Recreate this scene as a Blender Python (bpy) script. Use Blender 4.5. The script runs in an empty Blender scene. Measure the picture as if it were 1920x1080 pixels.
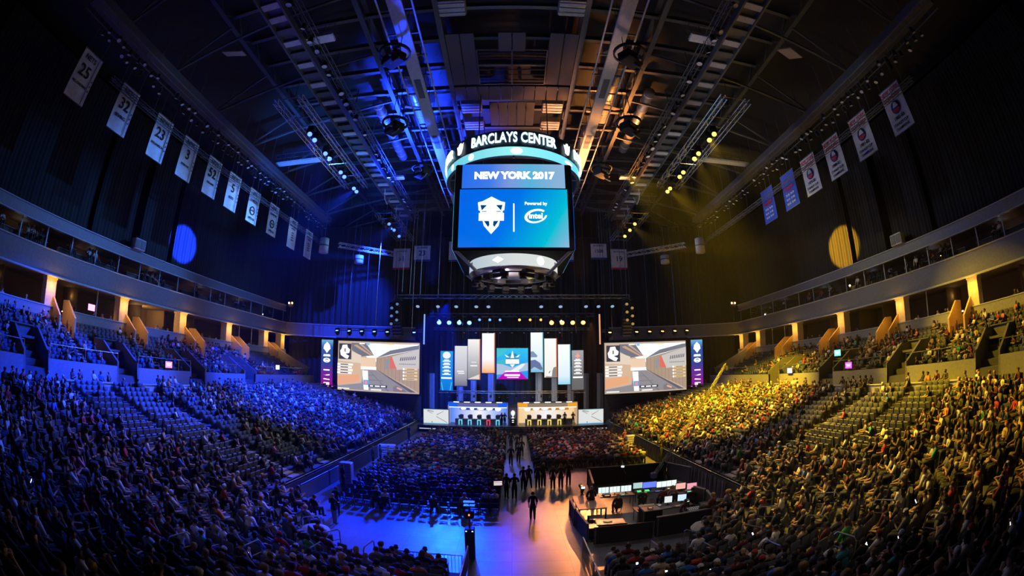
import bpy, bmesh, math, random
import numpy as np
from mathutils import Vector, Matrix
random.seed(7)
RNG = np.random.default_rng(11)
scene = bpy.context.scene
COL = scene.collection
PI = math.pi
def R(a): return math.radians(a)
# ------------------------------------------------------------------ camera
HAZE = .00028
CAM_Z = 8.3
LENS = 15.3
PITCH = 10.76
cam_d = bpy.data.cameras.new('camera')
cam = bpy.data.objects.new('camera', cam_d)
COL.objects.link(cam)
cam.location = (0, 0, CAM_Z)
cam.rotation_euler = (R(90 + PITCH), 0, 0)
cam_d.type = 'PANO'
cam_d.sensor_fit = 'HORIZONTAL'
cam_d.sensor_width = 36
for holder in (cam_d, getattr(cam_d, 'cycles', None)):
    try:
        holder.panorama_type = 'FISHEYE_EQUISOLID'
        holder.fisheye_lens = LENS
        holder.fisheye_fov = R(180)
    except Exception:
        pass
cam_d.clip_start = 0.05
cam_d.clip_end = 400
scene.camera = cam
def seen_at(x, y, z):
    """where a point of the arena falls in the frame: used to leave out what the camera never sees and to rank sizes"""
    c, s = math.cos(R(PITCH)), math.sin(R(PITCH))
    z -= CAM_Z
    y, z = c*y + s*z, -s*y + c*z
    n = math.sqrt(x*x + y*y + z*z)
    th = math.acos(y/n)
    r = 2*816*math.sin(th/2)
    q = math.hypot(x, z) + 1e-9
    return 960 + x/q*r, 540 - z/q*r, n
# ------------------------------------------------------------------ materials
MATS = {}
def mat(name, color=(.5,.5,.5), rough=.6, metal=0., emit=None, strength=0., var=.12, scale=6., bump=0., spec=.5):
    if name in MATS: return MATS[name]
    m = bpy.data.materials.new(name); m.use_nodes = True
    nt = m.node_tree; b = nt.nodes['Principled BSDF']
    b.inputs['Roughness'].default_value = rough
    b.inputs['Metallic'].default_value = metal
    b.inputs['Specular IOR Level'].default_value = spec
    c4 = (*color, 1)
    b.inputs['Base Color'].default_value = c4
    if var > 0:
        tc = nt.nodes.new('ShaderNodeTexCoord')
        nz = nt.nodes.new('ShaderNodeTexNoise'); nz.inputs['Scale'].default_value = scale; nz.inputs['Detail'].default_value = 4
        rp = nt.nodes.new('ShaderNodeValToRGB')
        rp.color_ramp.elements[0].position = .3; rp.color_ramp.elements[1].position = .7
        rp.color_ramp.elements[0].color = (*[max(0, v*(1-var)) for v in color], 1)
        rp.color_ramp.elements[1].color = (*[min(1, v*(1+var)) for v in color], 1)
        nt.links.new(tc.outputs['Object'], nz.inputs['Vector'])
        nt.links.new(nz.outputs['Fac'], rp.inputs['Fac'])
        nt.links.new(rp.outputs['Color'], b.inputs['Base Color'])
        if bump:
            bp = nt.nodes.new('ShaderNodeBump'); bp.inputs['Strength'].default_value = bump
            nt.links.new(nz.outputs['Fac'], bp.inputs['Height']); nt.links.new(bp.outputs['Normal'], b.inputs['Normal'])
    if emit is not None:
        b.inputs['Emission Color'].default_value = (*emit, 1)
        b.inputs['Emission Strength'].default_value = strength
    MATS[name] = m
    return m
def glow(name, color, strength):
    return mat(name, (.02,.02,.02), .5, 0, color, strength, var=0)
def gradient_screen(name, stops, axis_rot=0., strength=1., loc=(0,0,0), scale=1., kind='LINEAR', noise=0.):
    """a lit screen whose picture is a smooth colour gradient"""
    if name in MATS: return MATS[name]
    m = bpy.data.materials.new(name); m.use_nodes = True
    nt = m.node_tree; b = nt.nodes['Principled BSDF']
    b.inputs['Base Color'].default_value = (.01,.01,.01,1); b.inputs['Roughness'].default_value = .4
    tc = nt.nodes.new('ShaderNodeTexCoord'); mp = nt.nodes.new('ShaderNodeMapping')
    mp.inputs['Rotation'].default_value = (0, axis_rot, 0); mp.inputs['Location'].default_value = loc
    mp.inputs['Scale'].default_value = (scale,)*3
    nt.links.new(tc.outputs['Object'], mp.inputs['Vector'])
    g = nt.nodes.new('ShaderNodeTexGradient'); g.gradient_type = kind
    if noise:
        nz = nt.nodes.new('ShaderNodeTexNoise'); nz.inputs['Scale'].default_value = 1.3
        mx = nt.nodes.new('ShaderNodeVectorMath'); mx.operation = 'MULTIPLY_ADD'
        mx.inputs[1].default_value = (noise,)*3
        nt.links.new(mp.outputs['Vector'], nz.inputs['Vector']); nt.links.new(nz.outputs['Color'], mx.inputs[0]); nt.links.new(mp.outputs['Vector'], mx.inputs[2])
        nt.links.new(mx.outputs['Vector'], g.inputs['Vector'])
    else:
        nt.links.new(mp.outputs['Vector'], g.inputs['Vector'])
    rp = nt.nodes.new('ShaderNodeValToRGB')
    while len(rp.color_ramp.elements) < len(stops): rp.color_ramp.elements.new(.5)
    for e, (p, c) in zip(rp.color_ramp.elements, stops):
        e.position = p; e.color = (*c, 1)
    nt.links.new(g.outputs['Fac'], rp.inputs['Fac'])
    nt.links.new(rp.outputs['Color'], b.inputs['Emission Color'])
    b.inputs['Emission Strength'].default_value = strength
    MATS[name] = m
    return m
def object_color_mat(name, rough=.8, attr=None):
    """cloth, skin or plastic whose colour is set per object (or per vertex for the far crowd)"""
    m = bpy.data.materials.new(name); m.use_nodes = True
    nt = m.node_tree; b = nt.nodes['Principled BSDF']; b.inputs['Roughness'].default_value = rough
    if attr:
        a = nt.nodes.new('ShaderNodeAttribute'); a.attribute_name = attr; src = a.outputs['Color']
    else:
        a = nt.nodes.new('ShaderNodeObjectInfo'); src = a.outputs['Color']
    tc = nt.nodes.new('ShaderNodeTexCoord'); nz = nt.nodes.new('ShaderNodeTexNoise'); nz.inputs['Scale'].default_value = 30
    mx = nt.nodes.new('ShaderNodeMixRGB'); mx.blend_type = 'MULTIPLY'; mx.inputs[0].default_value = .25
    nt.links.new(tc.outputs['Object'], nz.inputs['Vector']); nt.links.new(src, mx.inputs[1]); nt.links.new(nz.outputs['Color'], mx.inputs[2])
    nt.links.new(mx.outputs[0], b.inputs['Base Color'])
    MATS[name] = m
    return m
# ------------------------------------------------------------------ objects
def tag(o, label=None, cat=None, group=None, kind=None):
    if label: o['label'] = label
    if cat: o['category'] = cat
    if group: o['group'] = group
    if kind: o['kind'] = kind
    return o
def empty(name, loc=(0,0,0), rz=0., label=None, cat=None, group=None):
    o = bpy.data.objects.new(name, None); COL.objects.link(o)
    o.location = loc; o.rotation_euler = (0, 0, rz); o.empty_display_size = .3
    return tag(o, label, cat, group)
def link(name, me, parent=None, color=None):
    o = bpy.data.objects.new(name, me); COL.objects.link(o)
    if parent is not None: o.parent = parent
    if color is not None: o.color = (*color, 1)
    return o
KIDS = {}
def copy_tree(o, parent=None, label=None, group=None, loc=None, rz=None):
    c = o.copy(); COL.objects.link(c)
    if parent is not None: c.parent = parent
    if label: c['label'] = label
    if group: c['group'] = group
    if loc is not None: c.location = loc
    if rz is not None: c.rotation_euler = (0, 0, rz)
    for ch in o.children: copy_tree(ch, c)
    return c
class MB:
    """collects boxes, tubes, plates into one mesh"""
    def __init__(s): s.v = []; s.f = []; s.m = []; s.cur = 0; s.smooth = []
    def add(s, vs, fs, smooth=False):
        n = len(s.v); s.v += [tuple(p) for p in vs]
        for f in fs: s.f.append(tuple(i + n for i in f)); s.m.append(s.cur); s.smooth.append(smooth)
        return s
    def box(s, c, d, rz=0., rx=0., ry=0.):
        x, y, z = (q/2 for q in d)
        M = Matrix.Translation(c) @ Matrix.Rotation(rz, 4, 'Z') @ Matrix.Rotation(ry, 4, 'Y') @ Matrix.Rotation(rx, 4, 'X')
        vs = [M @ Vector((sx*x, sy*y, sz*z)) for sx in (-1,1) for sy in (-1,1) for sz in (-1,1)]
        return s.add(vs, [(0,1,3,2),(4,6,7,5),(0,4,5,1),(2,3,7,6),(0,2,6,4),(1,5,7,3)])
    def bev(s, c, d, b=.02, rz=0., rx=0.):
        """box with chamfered edges along its longest look: an octagonal prism in x-z plus tapered caps"""
        x, y, z = (q/2 for q in d); b = min(b, x*.9, z*.9, y*.9)
        M = Matrix.Translation(c) @ Matrix.Rotation(rz, 4, 'Z') @ Matrix.Rotation(rx, 4, 'X')
        def ring(yy, k): return [(sx, yy, sz) for sx, sz in ((-x+b+k,-z+k),(x-b-k,-z+k),(x-k,-z+b+k),(x-k,z-b-k),(x-b-k,z-k),(-x+b+k,z-k),(-x+k,z-b-k),(-x+k,-z+b+k))]
        rs = [ring(-y, b*.6), ring(-y+b, 0), ring(y-b, 0), ring(y, b*.6)]
        vs = [M @ Vector(p) for r in rs for p in r]
        fs = [tuple(range(7,-1,-1)), tuple(range(24,32))]
        for k in range(3):
            for i in range(8):
                j = (i+1) % 8
                fs.append((k*8+i, k*8+j, k*8+8+j, k*8+8+i))
        return s.add(vs, [f[::-1] for f in fs])
    def cyl(s, p0, p1, r, n=8, r1=None, caps=True):
        p0, p1 = Vector(p0), Vector(p1); r1 = r if r1 is None else r1
        d = (p1-p0)
        if d.length < 1e-6: return s
        d.normalize()
        a = d.orthogonal().normalized(); b = d.cross(a)
        vs = [p + (a*math.cos(t) + b*math.sin(t))*q for p, q in ((p0, r), (p1, r1)) for t in (2*PI*i/n for i in range(n))]
        fs = [(i, (i+1) % n, n+(i+1) % n, n+i) for i in range(n)]
        s.add(vs, fs, n > 6)
        if caps: s.add(vs[:n], [tuple(range(n-1,-1,-1))]); s.add(vs[n:], [tuple(range(n))])
        return s
    def path(s, pts, r, n=6):
        for a, b in zip(pts[:-1], pts[1:]): s.cyl(a, b, r, n)
        return s
    def quad(s, a, b, c, d): return s.add([a, b, c, d], [(0,1,2,3)])
    def slab(s, poly, y0, y1):
        """polygon in the x-z plane (counter-clockwise seen from -y) extruded from y0 to y1"""
        n = len(poly)
        vs = [(x, y0, z) for x, z in poly] + [(x, y1, z) for x, z in poly]
        fs = [tuple(range(n)), tuple(range(2*n-1, n-1, -1))] + [(i, n+i, n+(i+1) % n, (i+1) % n) for i in range(n)]
        return s.add(vs, fs)
    def flat(s, poly, z0, z1):
        n = len(poly)
        vs = [(x, y, z0) for x, y in poly] + [(x, y, z1) for x, y in poly]
        fs = [tuple(range(n-1,-1,-1)), tuple(range(n, 2*n))] + [(i, (i+1) % n, n+(i+1) % n, n+i) for i in range(n)]
        return s.add(vs, fs)
    def lathe(s, prof, c=(0,0,0), n=16, axis='Z'):
        vs = []
        for r, z in prof:
            for i in range(n):
                t = 2*PI*i/n
                p = (r*math.cos(t), r*math.sin(t), z) if axis == 'Z' else ((r*math.cos(t), z, r*math.sin(t)) if axis == 'Y' else (z, r*math.cos(t), r*math.sin(t)))
                vs.append((p[0]+c[0], p[1]+c[1], p[2]+c[2]))
        fs = [(k*n+i, k*n+(i+1) % n, (k+1)*n+(i+1) % n, (k+1)*n+i) for k in range(len(prof)-1) for i in range(n)]
        if axis == 'Y': fs = [f[::-1] for f in fs]
        return s.add(vs, fs, True)
    def mesh(s, name, mats):
        me = bpy.data.meshes.new(name)
        me.from_pydata(s.v, [], s.f)
        for m in (mats if isinstance(mats, (list, tuple)) else [mats]): me.materials.append(m)
        me.polygons.foreach_set('material_index', s.m)
        me.polygons.foreach_set('use_smooth', s.smooth)
        me.update()
        return me
    def obj(s, name, mats, parent=None, label=None, cat=None, group=None, kind=None, loc=None, rz=None):
        o = link(name, s.mesh(name, mats), parent)
        if loc is not None: o.location = loc
        if rz is not None: o.rotation_euler = (0, 0, rz)
        return tag(o, label, cat, group, kind)
def truss_mb(m, p0, p1, w=.5, h=.5, r=.035, step=.8, up=(0,0,1), n=5):
    """box truss: four chords with zigzag bracing"""
    p0, p1 = Vector(p0), Vector(p1); d = p1-p0; L = d.length; d.normalize()
    up = Vector(up); side = d.cross(up).normalized(); up = side.cross(d).normalized()
    cs = [side*(a*w/2) + up*(b*h/2) for a, b in ((-1,-1),(1,-1),(1,1),(-1,1))]
    for c in cs: m.cyl(p0+c, p1+c, r, n)
    k = max(2, round(L/step))
    for i in range(k):
        a, b = p0 + d*(L*i/k), p0 + d*(L*(i+1)/k)
        for j in range(4):
            c0, c1 = cs[j], cs[(j+1) % 4]
            if i % 2: c0, c1 = c1, c0
            m.cyl(a+c0, b+c1, r*.55, 4, caps=False)
    return m
def text_mesh(txt, size, bold=.0, spacing=1., align='CENTER', depth=.01, shear=0.):
    """letters as a solid mesh in the x-z plane, facing -y; numpy verts and faces"""
    cu = bpy.data.curves.new('lettering', 'FONT'); cu.body = txt; cu.size = size; cu.offset = bold*size
    cu.space_character = spacing; cu.align_x = align; cu.align_y = 'CENTER'; cu.extrude = depth; cu.resolution_u = 3; cu.shear = shear
    o = bpy.data.objects.new('lettering', cu)
    me = o.to_mesh()
    v = [(p.co.x, -p.co.z, p.co.y) for p in me.vertices]; f = [tuple(p.vertices) for p in me.polygons]
    o.to_mesh_clear(); bpy.data.objects.remove(o); bpy.data.curves.remove(cu)
    return v, f
def text_obj(name, txt, size, m, parent=None, loc=(0,0,0), rz=0., **k):
    mb = MB(); mb.add(*text_mesh(txt, size, **k))
    o = mb.obj(name, m, parent); o.location = loc; o.rotation_euler = (0, 0, rz)
    return o
ONES = 'zero first second third fourth fifth sixth seventh eighth ninth tenth eleventh twelfth thirteenth fourteenth fifteenth sixteenth seventeenth eighteenth nineteenth'.split()
TENS = ['', '', 'twenty', 'thirty', 'forty', 'fifty', 'sixty', 'seventy', 'eighty', 'ninety']
def nth(n):
    if n < 20: return ONES[n]
    t, u = divmod(n, 10)
    if t > 9: return str(n) + 'th'
    return (TENS[t][:-1] + 'ieth') if u == 0 else TENS[t] + '-' + ONES[u]
def spot(name, loc, target, color, power, size_deg, blend=.4, radius=.15):
    ld = bpy.data.lights.new(name, 'SPOT'); ld.color = color; ld.energy = power; ld.spot_size = R(size_deg); ld.spot_blend = blend; ld.shadow_soft_size = radius
    o = bpy.data.objects.new(name, ld); COL.objects.link(o); o.location = loc
    o.rotation_euler = (Vector(target)-Vector(loc)).to_track_quat('-Z', 'Y').to_euler()
    return o
def point(name, loc, color, power, radius=.1):
    ld = bpy.data.lights.new(name, 'POINT'); ld.color = color; ld.energy = power; ld.shadow_soft_size = radius
    o = bpy.data.objects.new(name, ld); COL.objects.link(o); o.location = loc
    return o
# ------------------------------------------------------------------ people
M_SKIN = object_color_mat('skin', .6)
M_CLOTH = object_color_mat('cloth', .9)
M_TROUSER = object_color_mat('trouser_cloth', .9)
M_HAIR = object_color_mat('hair_strands', .7)
M_SHOE = mat('shoe_rubber', (.04,.04,.045), .5)
M_EYE = mat('eye_dark', (.02,.015,.012), .2, var=0)
def skeleton(pose, fingers=True):
    """joint positions of one figure facing +y, floor at z=0. Returns points, radii, links, and the region of each link"""
    P, Rr, E, G = [], [], [], []
    def j(p, r, parent=None, reg=None):
        P.append(Vector(p)); Rr.append(r)
        if parent is not None: E.append((parent, len(P)-1)); G.append(reg)
        return len(P)-1
    k = pose
    lean = k.get('lean', 0.)          # forward tilt of the trunk
    stand = k.get('stand', False)
    hz = .93 if stand else .50
    def tr(x, f, u):                  # trunk coordinates: side, forward, up from the pelvis
        c, s = math.cos(lean), math.sin(lean)
        return Vector((x, f*c + u*s, hz + u*c - f*s))
    pel = j(tr(0,0,0), .135)
    sp = j(tr(0,.0,.17), .125, pel, 'torso')
    ch = j(tr(0,.01,.36), .145, sp, 'torso')
    ub = j(tr(0,-.005,.47), .115, ch, 'torso')
    nk = j(tr(0,.0,.565), .055, ub, 'head')
    ht, hy = k.get('nod', 0.), k.get('turn', 0.)
    nb = P[nk]
    def hd(x, f, u):
        c, s = math.cos(ht), math.sin(ht)
        f, u = f*c + u*s, u*c - f*s
        return nb + Vector((x*math.cos(hy) - f*math.sin(hy), f*math.cos(hy) + x*math.sin(hy), u))
    h1 = j(hd(0,.02,.085), .078, nk, 'head')
    h2 = j(hd(0,.015,.165), .092, h1, 'head')
    h3 = j(hd(0,.0,.225), .066, h2, 'head')
    eyes = []
    if fingers:
        j(hd(0,.118,.105), .013, h1, 'head')                    # nose
        for s in (-1, 1): j(hd(s*.098,-.005,.115), .018, h1, 'head')     # ears
        eyes = [hd(s*.035,.088,.135) for s in (-1, 1)]
    hands = []
    for s, key in ((-1, 'l'), (1, 'r')):
        sh = j(tr(s*.185, 0, .455), .066, ub, 'sleeve')
        el = j(k[key][0] if isinstance(k[key][0], Vector) else tr(*k[key][0]), .045, sh, 'sleeve')
        wr_p = tr(*k[key][1])
        wr = j(wr_p, .030, el, 'arm')
        d = (wr_p - P[el]).normalized()
        hdv = Vector(k.get('hand_'+key, d)).normalized()
        pm = j(wr_p + hdv*.075, .034, wr, 'arm')
        if fingers:
            side = hdv.cross(Vector((0,0,1)))
            side = (side if side.length > .1 else Vector((1,0,0))).normalized()
            nrm = side.cross(hdv).normalized()
            for q, (off, ln) in enumerate(((-.03,.062),(-.010,.075),(.010,.070),(.03,.052))):
                f1 = j(P[pm] + side*off + hdv*.03, .011, pm, 'arm')
                f2 = j(P[f1] + hdv*ln*.55 - nrm*.008, .0095, f1, 'arm')
                j(P[f2] + hdv*ln*.40 - nrm*.022, .008, f2, 'arm')
            t1 = j(wr_p + hdv*.03 - side*s*.04, .012, wr, 'arm')
            j(P[t1] + hdv*.045 - side*s*.018, .010, t1, 'arm')
        hands.append(P[pm])
    for s, key in ((-1, 'll'), (1, 'rl')):
        q = k.get(key)
        if stand:
            hp = j((s*.085, q[0]*.1, hz-.06), .098, pel, 'leg')
            kn = j((s*.095, q[0]*.55+.02, .50), .066, hp, 'leg')
            an = j((s*.10, q[0], .09 + q[1]), .043, kn, 'leg')
        else:
            hp = j((s*.09, .06, .50), .098, pel, 'leg')
            kn = j((s*(.11+q[1]), .43, .53), .068, hp, 'leg')
            an = j((s*(.10+q[1]*.8), .43+q[0], .09), .043, kn, 'leg')
        b = P[an]
        hl = j((b.x, b.y-.03, b.z-.045), .036, an, 'shoe')
        j((b.x+s*.015, b.y+.165, b.z-.05), .032, hl, 'shoe')
    return P, Rr, E, G, eyes, (h2, nk, h1, h3)
def grow(P, Rr, E, sub):
    me = bpy.data.meshes.new('body'); me.from_pydata([tuple(p) for p in P], E, [])
    o = bpy.data.objects.new('body', me); COL.objects.link(o)
    sk = o.modifiers.new('skin', 'SKIN'); sk.use_smooth_shade = True; sk.branch_smoothing = .6
    for i, d in enumerate(me.skin_vertices[0].data): d.radius = (Rr[i], Rr[i]); d.use_root = (i == 0)
    if sub: sb = o.modifiers.new('sub', 'SUBSURF'); sb.levels = sub; sb.render_levels = sub
    dg = bpy.context.evaluated_depsgraph_get(); dg.update()
    out = bpy.data.meshes.new_from_object(o.evaluated_get(dg))
    bpy.data.objects.remove(o); bpy.data.meshes.remove(me)
    n = len(out.vertices); V = np.empty(n*3); out.vertices.foreach_get('co', V); V = V.reshape(-1, 3)
    F = [tuple(p.vertices) for p in out.polygons]
    bpy.data.meshes.remove(out)
    return V, F
def regions(V, F, P, Rr, E, G):
    C = np.array([V[list(f)].mean(0) for f in F])
    best = np.full(len(F), 9e9); lab = np.zeros(len(F), int)
    for i, (a, b) in enumerate(E):
        A, B = np.array(P[a]), np.array(P[b]); d = B-A
        t = np.clip(((C-A) @ d)/max(d @ d, 1e-9), 0, 1)
        r = Rr[a] + (Rr[b]-Rr[a])*t
        q = np.linalg.norm(C-(A+t[:,None]*d), axis=1)/r
        m = q < best; best[m] = q[m]; lab[m] = i
    return C, [G[i] for i in lab]
def normals_of(V, F):
    N = np.zeros_like(V)
    for f in F:
        p = V[list(f)]; n = np.cross(p[2]-p[0], p[-1]-p[1] if len(f) > 3 else p[1]-p[0])
        if len(f) == 3: n = np.cross(p[1]-p[0], p[2]-p[0])
        for i in f: N[i] += n
    return N/np.maximum(np.linalg.norm(N, axis=1, keepdims=True), 1e-9)
def sub_mesh(name, V, F, keep, m, off, N):
    fs = [f for f, k in zip(F, keep) if k]
    used = sorted({i for f in fs for i in f}); ix = {v: i for i, v in enumerate(used)}
    vv = V[used] + N[used]*off
    me = bpy.data.meshes.new(name); me.from_pydata(vv.tolist(), [], [tuple(ix[i] for i in f) for f in fs])
    me.materials.append(m); me.polygons.foreach_set('use_smooth', [True]*len(fs)); me.update()
    return me
SIT = dict(ll=(-.02,.03), rl=(.05,.03))
POSES = {
 'lap':   dict(lean=-.10, l=((-.25,.10,.20),(-.12,.34,.12)), r=((.25,.10,.20),(.12,.34,.12)), nod=.12, **SIT),
 'knees': dict(lean=.45, l=((-.25,.20,.22),(-.13,.42,.20)), r=((.25,.20,.22),(.13,.42,.20)), nod=-.2, **SIT),
 'cross': dict(lean=-.12, l=((-.26,.08,.22),(.06,.24,.27)), r=((.26,.08,.22),(-.06,.25,.24)), nod=.05, turn=.3, **SIT),
 'chin':  dict(lean=.12, l=((-.25,.10,.20),(-.08,.34,.10)), r=((.24,.24,.24),(.06,.17,.52)), hand_r=(-.2,.0,1), nod=.05, turn=-.25, **SIT),
 'phone': dict(lean=.0, l=((-.24,.10,.20),(-.05,.34,.30)), r=((.24,.10,.20),(.05,.34,.32)), nod=.45, hand_l=(.3,.4,.6), hand_r=(-.3,.4,.6), **SIT),
 'slump': dict(lean=-.28, l=((-.29,.02,.22),(-.26,.26,.14)), r=((.29,.02,.22),(.26,.26,.14)), nod=.2, turn=.15, ll=(.15,.06), rl=(.18,.05)),
 'stand': dict(stand=True, lean=.0, l=((-.225,-.03,.18),(-.205,.05,-.06)), r=((.225,-.03,.18),(.205,.05,-.06)), nod=.05, ll=(.04,0), rl=(-.04,0)),
 'folded':dict(stand=True, lean=-.03, l=((-.27,.06,.22),(.05,.24,.26)), r=((.27,.06,.22),(-.05,.25,.22)), nod=.0, turn=.2, ll=(.05,0), rl=(-.03,0)),
 'walk':  dict(stand=True, lean=.08, l=((-.25,-.12,.18),(-.23,-.04,-.06)), r=((.25,.08,.19),(.22,.24,.02)), nod=.05, ll=(.28,0), rl=(-.26,.05)),
}
PT = {}
def build_people():
    for name, k in POSES.items():
        P, Rr, E, G, eyes, (h2, nk, h1, h3) = skeleton(k, True)
        V, F = grow(P, Rr, E, 1)
        # flatten the trunk front to back and widen it a little so that shoulders read wider than deep
        C, reg = regions(V, F, P, Rr, E, G)
        N = normals_of(V, F)
        T = {}
        body = sub_mesh('body', V, F, [True]*len(F), M_SKIN, 0, N)
        body.materials.append(M_EYE)
        mi = [1 if any(np.linalg.norm(c-np.array(e)) < .012 for e in eyes) else 0 for c in C]
        body.polygons.foreach_set('material_index', mi)
        T['body'] = body
        tz_ = P[0].z + (-.09 if k.get('stand') else .03)
        reg = ['torso' if r == 'leg' and c[2] > tz_ and (k.get('stand') or c[1] < .10) else ('leg' if r == 'torso' and c[2] < tz_ else r) for r, c in zip(reg, C)]
        T['shirt'] = sub_mesh('shirt', V, F, [r in ('torso', 'sleeve') for r in reg], M_CLOTH, .016, N)
        T['trousers'] = sub_mesh('trousers', V, F, [r == 'leg' for r in reg], M_TROUSER, .014, N)
        T['shoes'] = [sub_mesh('shoe', V, F, [r == 'shoe' and c[0]*sg > 0 for r, c in zip(reg, C)], M_SHOE, .010, N) for sg in (-1, 1)]
        ht, hy = k.get('nod', 0), k.get('turn', 0)
        hb = np.array(P[nk]); fw = np.array((-math.sin(hy)*math.cos(ht), math.cos(hy)*math.cos(ht), -math.sin(ht))); up = np.array((-math.sin(hy)*math.sin(ht), math.cos(hy)*math.sin(ht), math.cos(ht)))
        rel = C-hb; f_ = rel @ fw; u_ = rel @ up
        hd = np.array([r == 'head' for r in reg]) & (np.abs(rel @ np.cross(fw, up)) < .095)
        T['hair'] = sub_mesh('hair', V, F, hd & ((u_ > .20) | ((u_ > .085) & (f_ < -.005)) | ((u_ > .15) & (f_ < .045))), M_HAIR, .016, N)
        T['hair_long'] = sub_mesh('hair', V, F, hd & ((u_ > .20) | ((u_ > .0) & (f_ < .0)) | ((u_ > .12) & (f_ < .04))), M_HAIR, .026, N)
        T['cap'] = sub_mesh('cap', V, F, hd & (u_ > .165), M_CLOTH, .022, N)
        PT[name] = T
PAL = [('black', (.012,.012,.014), 26), ('dark grey', (.04,.04,.045), 16), ('grey', (.16,.16,.17), 14), ('white', (.66,.66,.64), 17), ('navy blue', (.015,.025,.08), 10),
       ('red', (.45,.03,.03), 4), ('green', (.04,.28,.06), 1.2), ('blue', (.04,.14,.5), 5), ('maroon', (.14,.02,.03), 4), ('orange', (.6,.2,.03), 1.2), ('pink', (.6,.2,.3), 1.2), ('tan', (.42,.31,.2), 4), ('teal', (.03,.28,.3), 1)]
PAL_W = [w for _, _, w in PAL]
SKINS = [(.50,.30,.21), (.42,.24,.16), (.24,.125,.075), (.10,.05,.03), (.56,.36,.26)]
HAIRS = [('black', (.010,.008,.008)), ('dark brown', (.03,.017,.01)), ('brown', (.09,.045,.02)), ('blond', (.36,.23,.09))]
def pick_cloth(): return random.choices(PAL, PAL_W)[0]
def person(pose, loc, rz, shirt, legs=(.02,.022,.035), hair=None, head='hair', skin=None, scale=1., label=None, group=None, cap=(.6,.6,.6)):
    T = PT[pose]
    root = link('person', T['body'], None, skin or random.choice(SKINS))
    root.location = loc; root.rotation_euler = (0, 0, rz); root.scale = (scale,)*3
    tag(root, label, 'person', group)
    link('shirt', T['shirt'], root, shirt)
    link('trousers', T['trousers'], root, legs)
    for me in T['shoes']: link('shoe', me, root)
    if head in ('hair', 'hair_long'): link('hair', T[head], root, hair or random.choice(HAIRS)[1])
    elif head == 'cap':
        link('hair', T['hair'], root, hair or HAIRS[1][1]); link('cap', T['cap'], root, cap)
    return root
def crowd_templates():
    """the same figures with few faces, for the thousands who are only a few pixels tall: arrays and per-vertex regions"""
    out = []
    for name in ('lap', 'knees', 'cross', 'chin', 'phone', 'slump'):
        P, Rr, E, G, _, (h2, nk, h1, h3) = skeleton(POSES[name], False)
        V, F = grow(P, Rr, E, 0)
        C, reg = regions(V, F, P, Rr, E, G)
        vr = ['torso']*len(V)
        order = {'leg': 0, 'shoe': 1, 'torso': 2, 'sleeve': 3, 'arm': 4, 'head': 5}
        for f, r in zip(F, reg):
            for i in f:
                if vr[i] == 'torso' or order[r] > order[vr[i]]: vr[i] = r
        hb = P[nk]; code = []
        for v, r in zip(V, vr):
            if r in ('torso', 'sleeve'): code.append(0)
            elif r == 'arm': code.append(1)
            elif r == 'head': code.append(2 if (v[2] > hb.z+.17 or (v[2] > hb.z+.06 and v[1] < hb.y)) else 1)
            elif r == 'leg': code.append(3)
            else: code.append(4)
        F4 = [f for f in F if len(f) == 4]; F3 = [f for f in F if len(f) == 3]
        out.append((V, np.array(F4), np.array(F3).reshape(-1, 3), np.array(code)))
    return out
# ------------------------------------------------------------------ arena bowl: rows follow a rounded rectangle that grows with the distance d from the floor wall
W0 = 12.5
YF = 57.5
SUITE_X = 34.3
def corner(d): return W0+d, 11.4-d, max(2.5, 6.5+.5*d)      # half width, near-end y, corner radius
def row_path(d, side, y_far=YF, x_stop=0.):
    """polyline of a row from the far end along the side, round the near corner to x_stop; side -1 or 1"""
    X, yn, r = corner(d)
    pts = [(X, y_far), (X, yn+r)]
    for i in range(1, 13):
        a = PI/2*i/12
        pts.append((X-r+r*math.cos(a), yn+r-r*math.sin(a)))
    pts.append((x_stop, yn))
    return [(side*x, y) for x, y in pts]
def walk(pts, step, start=.3):
    """points and tangents every step along a polyline"""
    out = []; left = start
    for a, b in zip(pts[:-1], pts[1:]):
        L = math.hypot(b[0]-a[0], b[1]-a[1])
        if L < 1e-6: continue
        t = left
        while t <= L:
            out.append((a[0]+(b[0]-a[0])*t/L, a[1]+(b[1]-a[1])*t/L, (b[0]-a[0])/L, (b[1]-a[1])/L)); t += step
        left = t-L
    return out
TREAD, RISE = .84, .22
LOW_D = [-3.36 + TREAD*i for i in range(20)]           # the first four rows stand only in the near corner and near end
LOWER = [(d, 1.45+.262*d) for d in LOW_D]
WALK_D, WALK_Z = 13.6, 4.85
PORTAL_D = 15.7
UPPER = [(15.95+TREAD*i, 5.9+.42*i) for i in range(7)]
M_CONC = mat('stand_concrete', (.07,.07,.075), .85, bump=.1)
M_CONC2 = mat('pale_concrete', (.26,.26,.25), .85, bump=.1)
M_STEP = mat('aisle_step', (.30,.26,.23), .8)
M_BLACK = mat('matt_black', (.012,.012,.013), .7)
M_DRAPE = mat('black_drape', (.016,.016,.018), .95, scale=2)
M_STEEL = mat('grey_steel', (.16,.17,.19), .45, .6)
M_CHROME = mat('polished_steel', (.55,.56,.58), .25, .9)
def strip(mb, pa, pb, za, zb):
    n = min(len(pa), len(pb))
    for i in range(n-1):
        q = [(*pa[i], za), (*pa[i+1], za), (*pb[i+1], zb), (*pb[i], zb)]
        mb.quad(*q)
X_GAP = {-1: 1.9, 1: 3.0}
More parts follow.
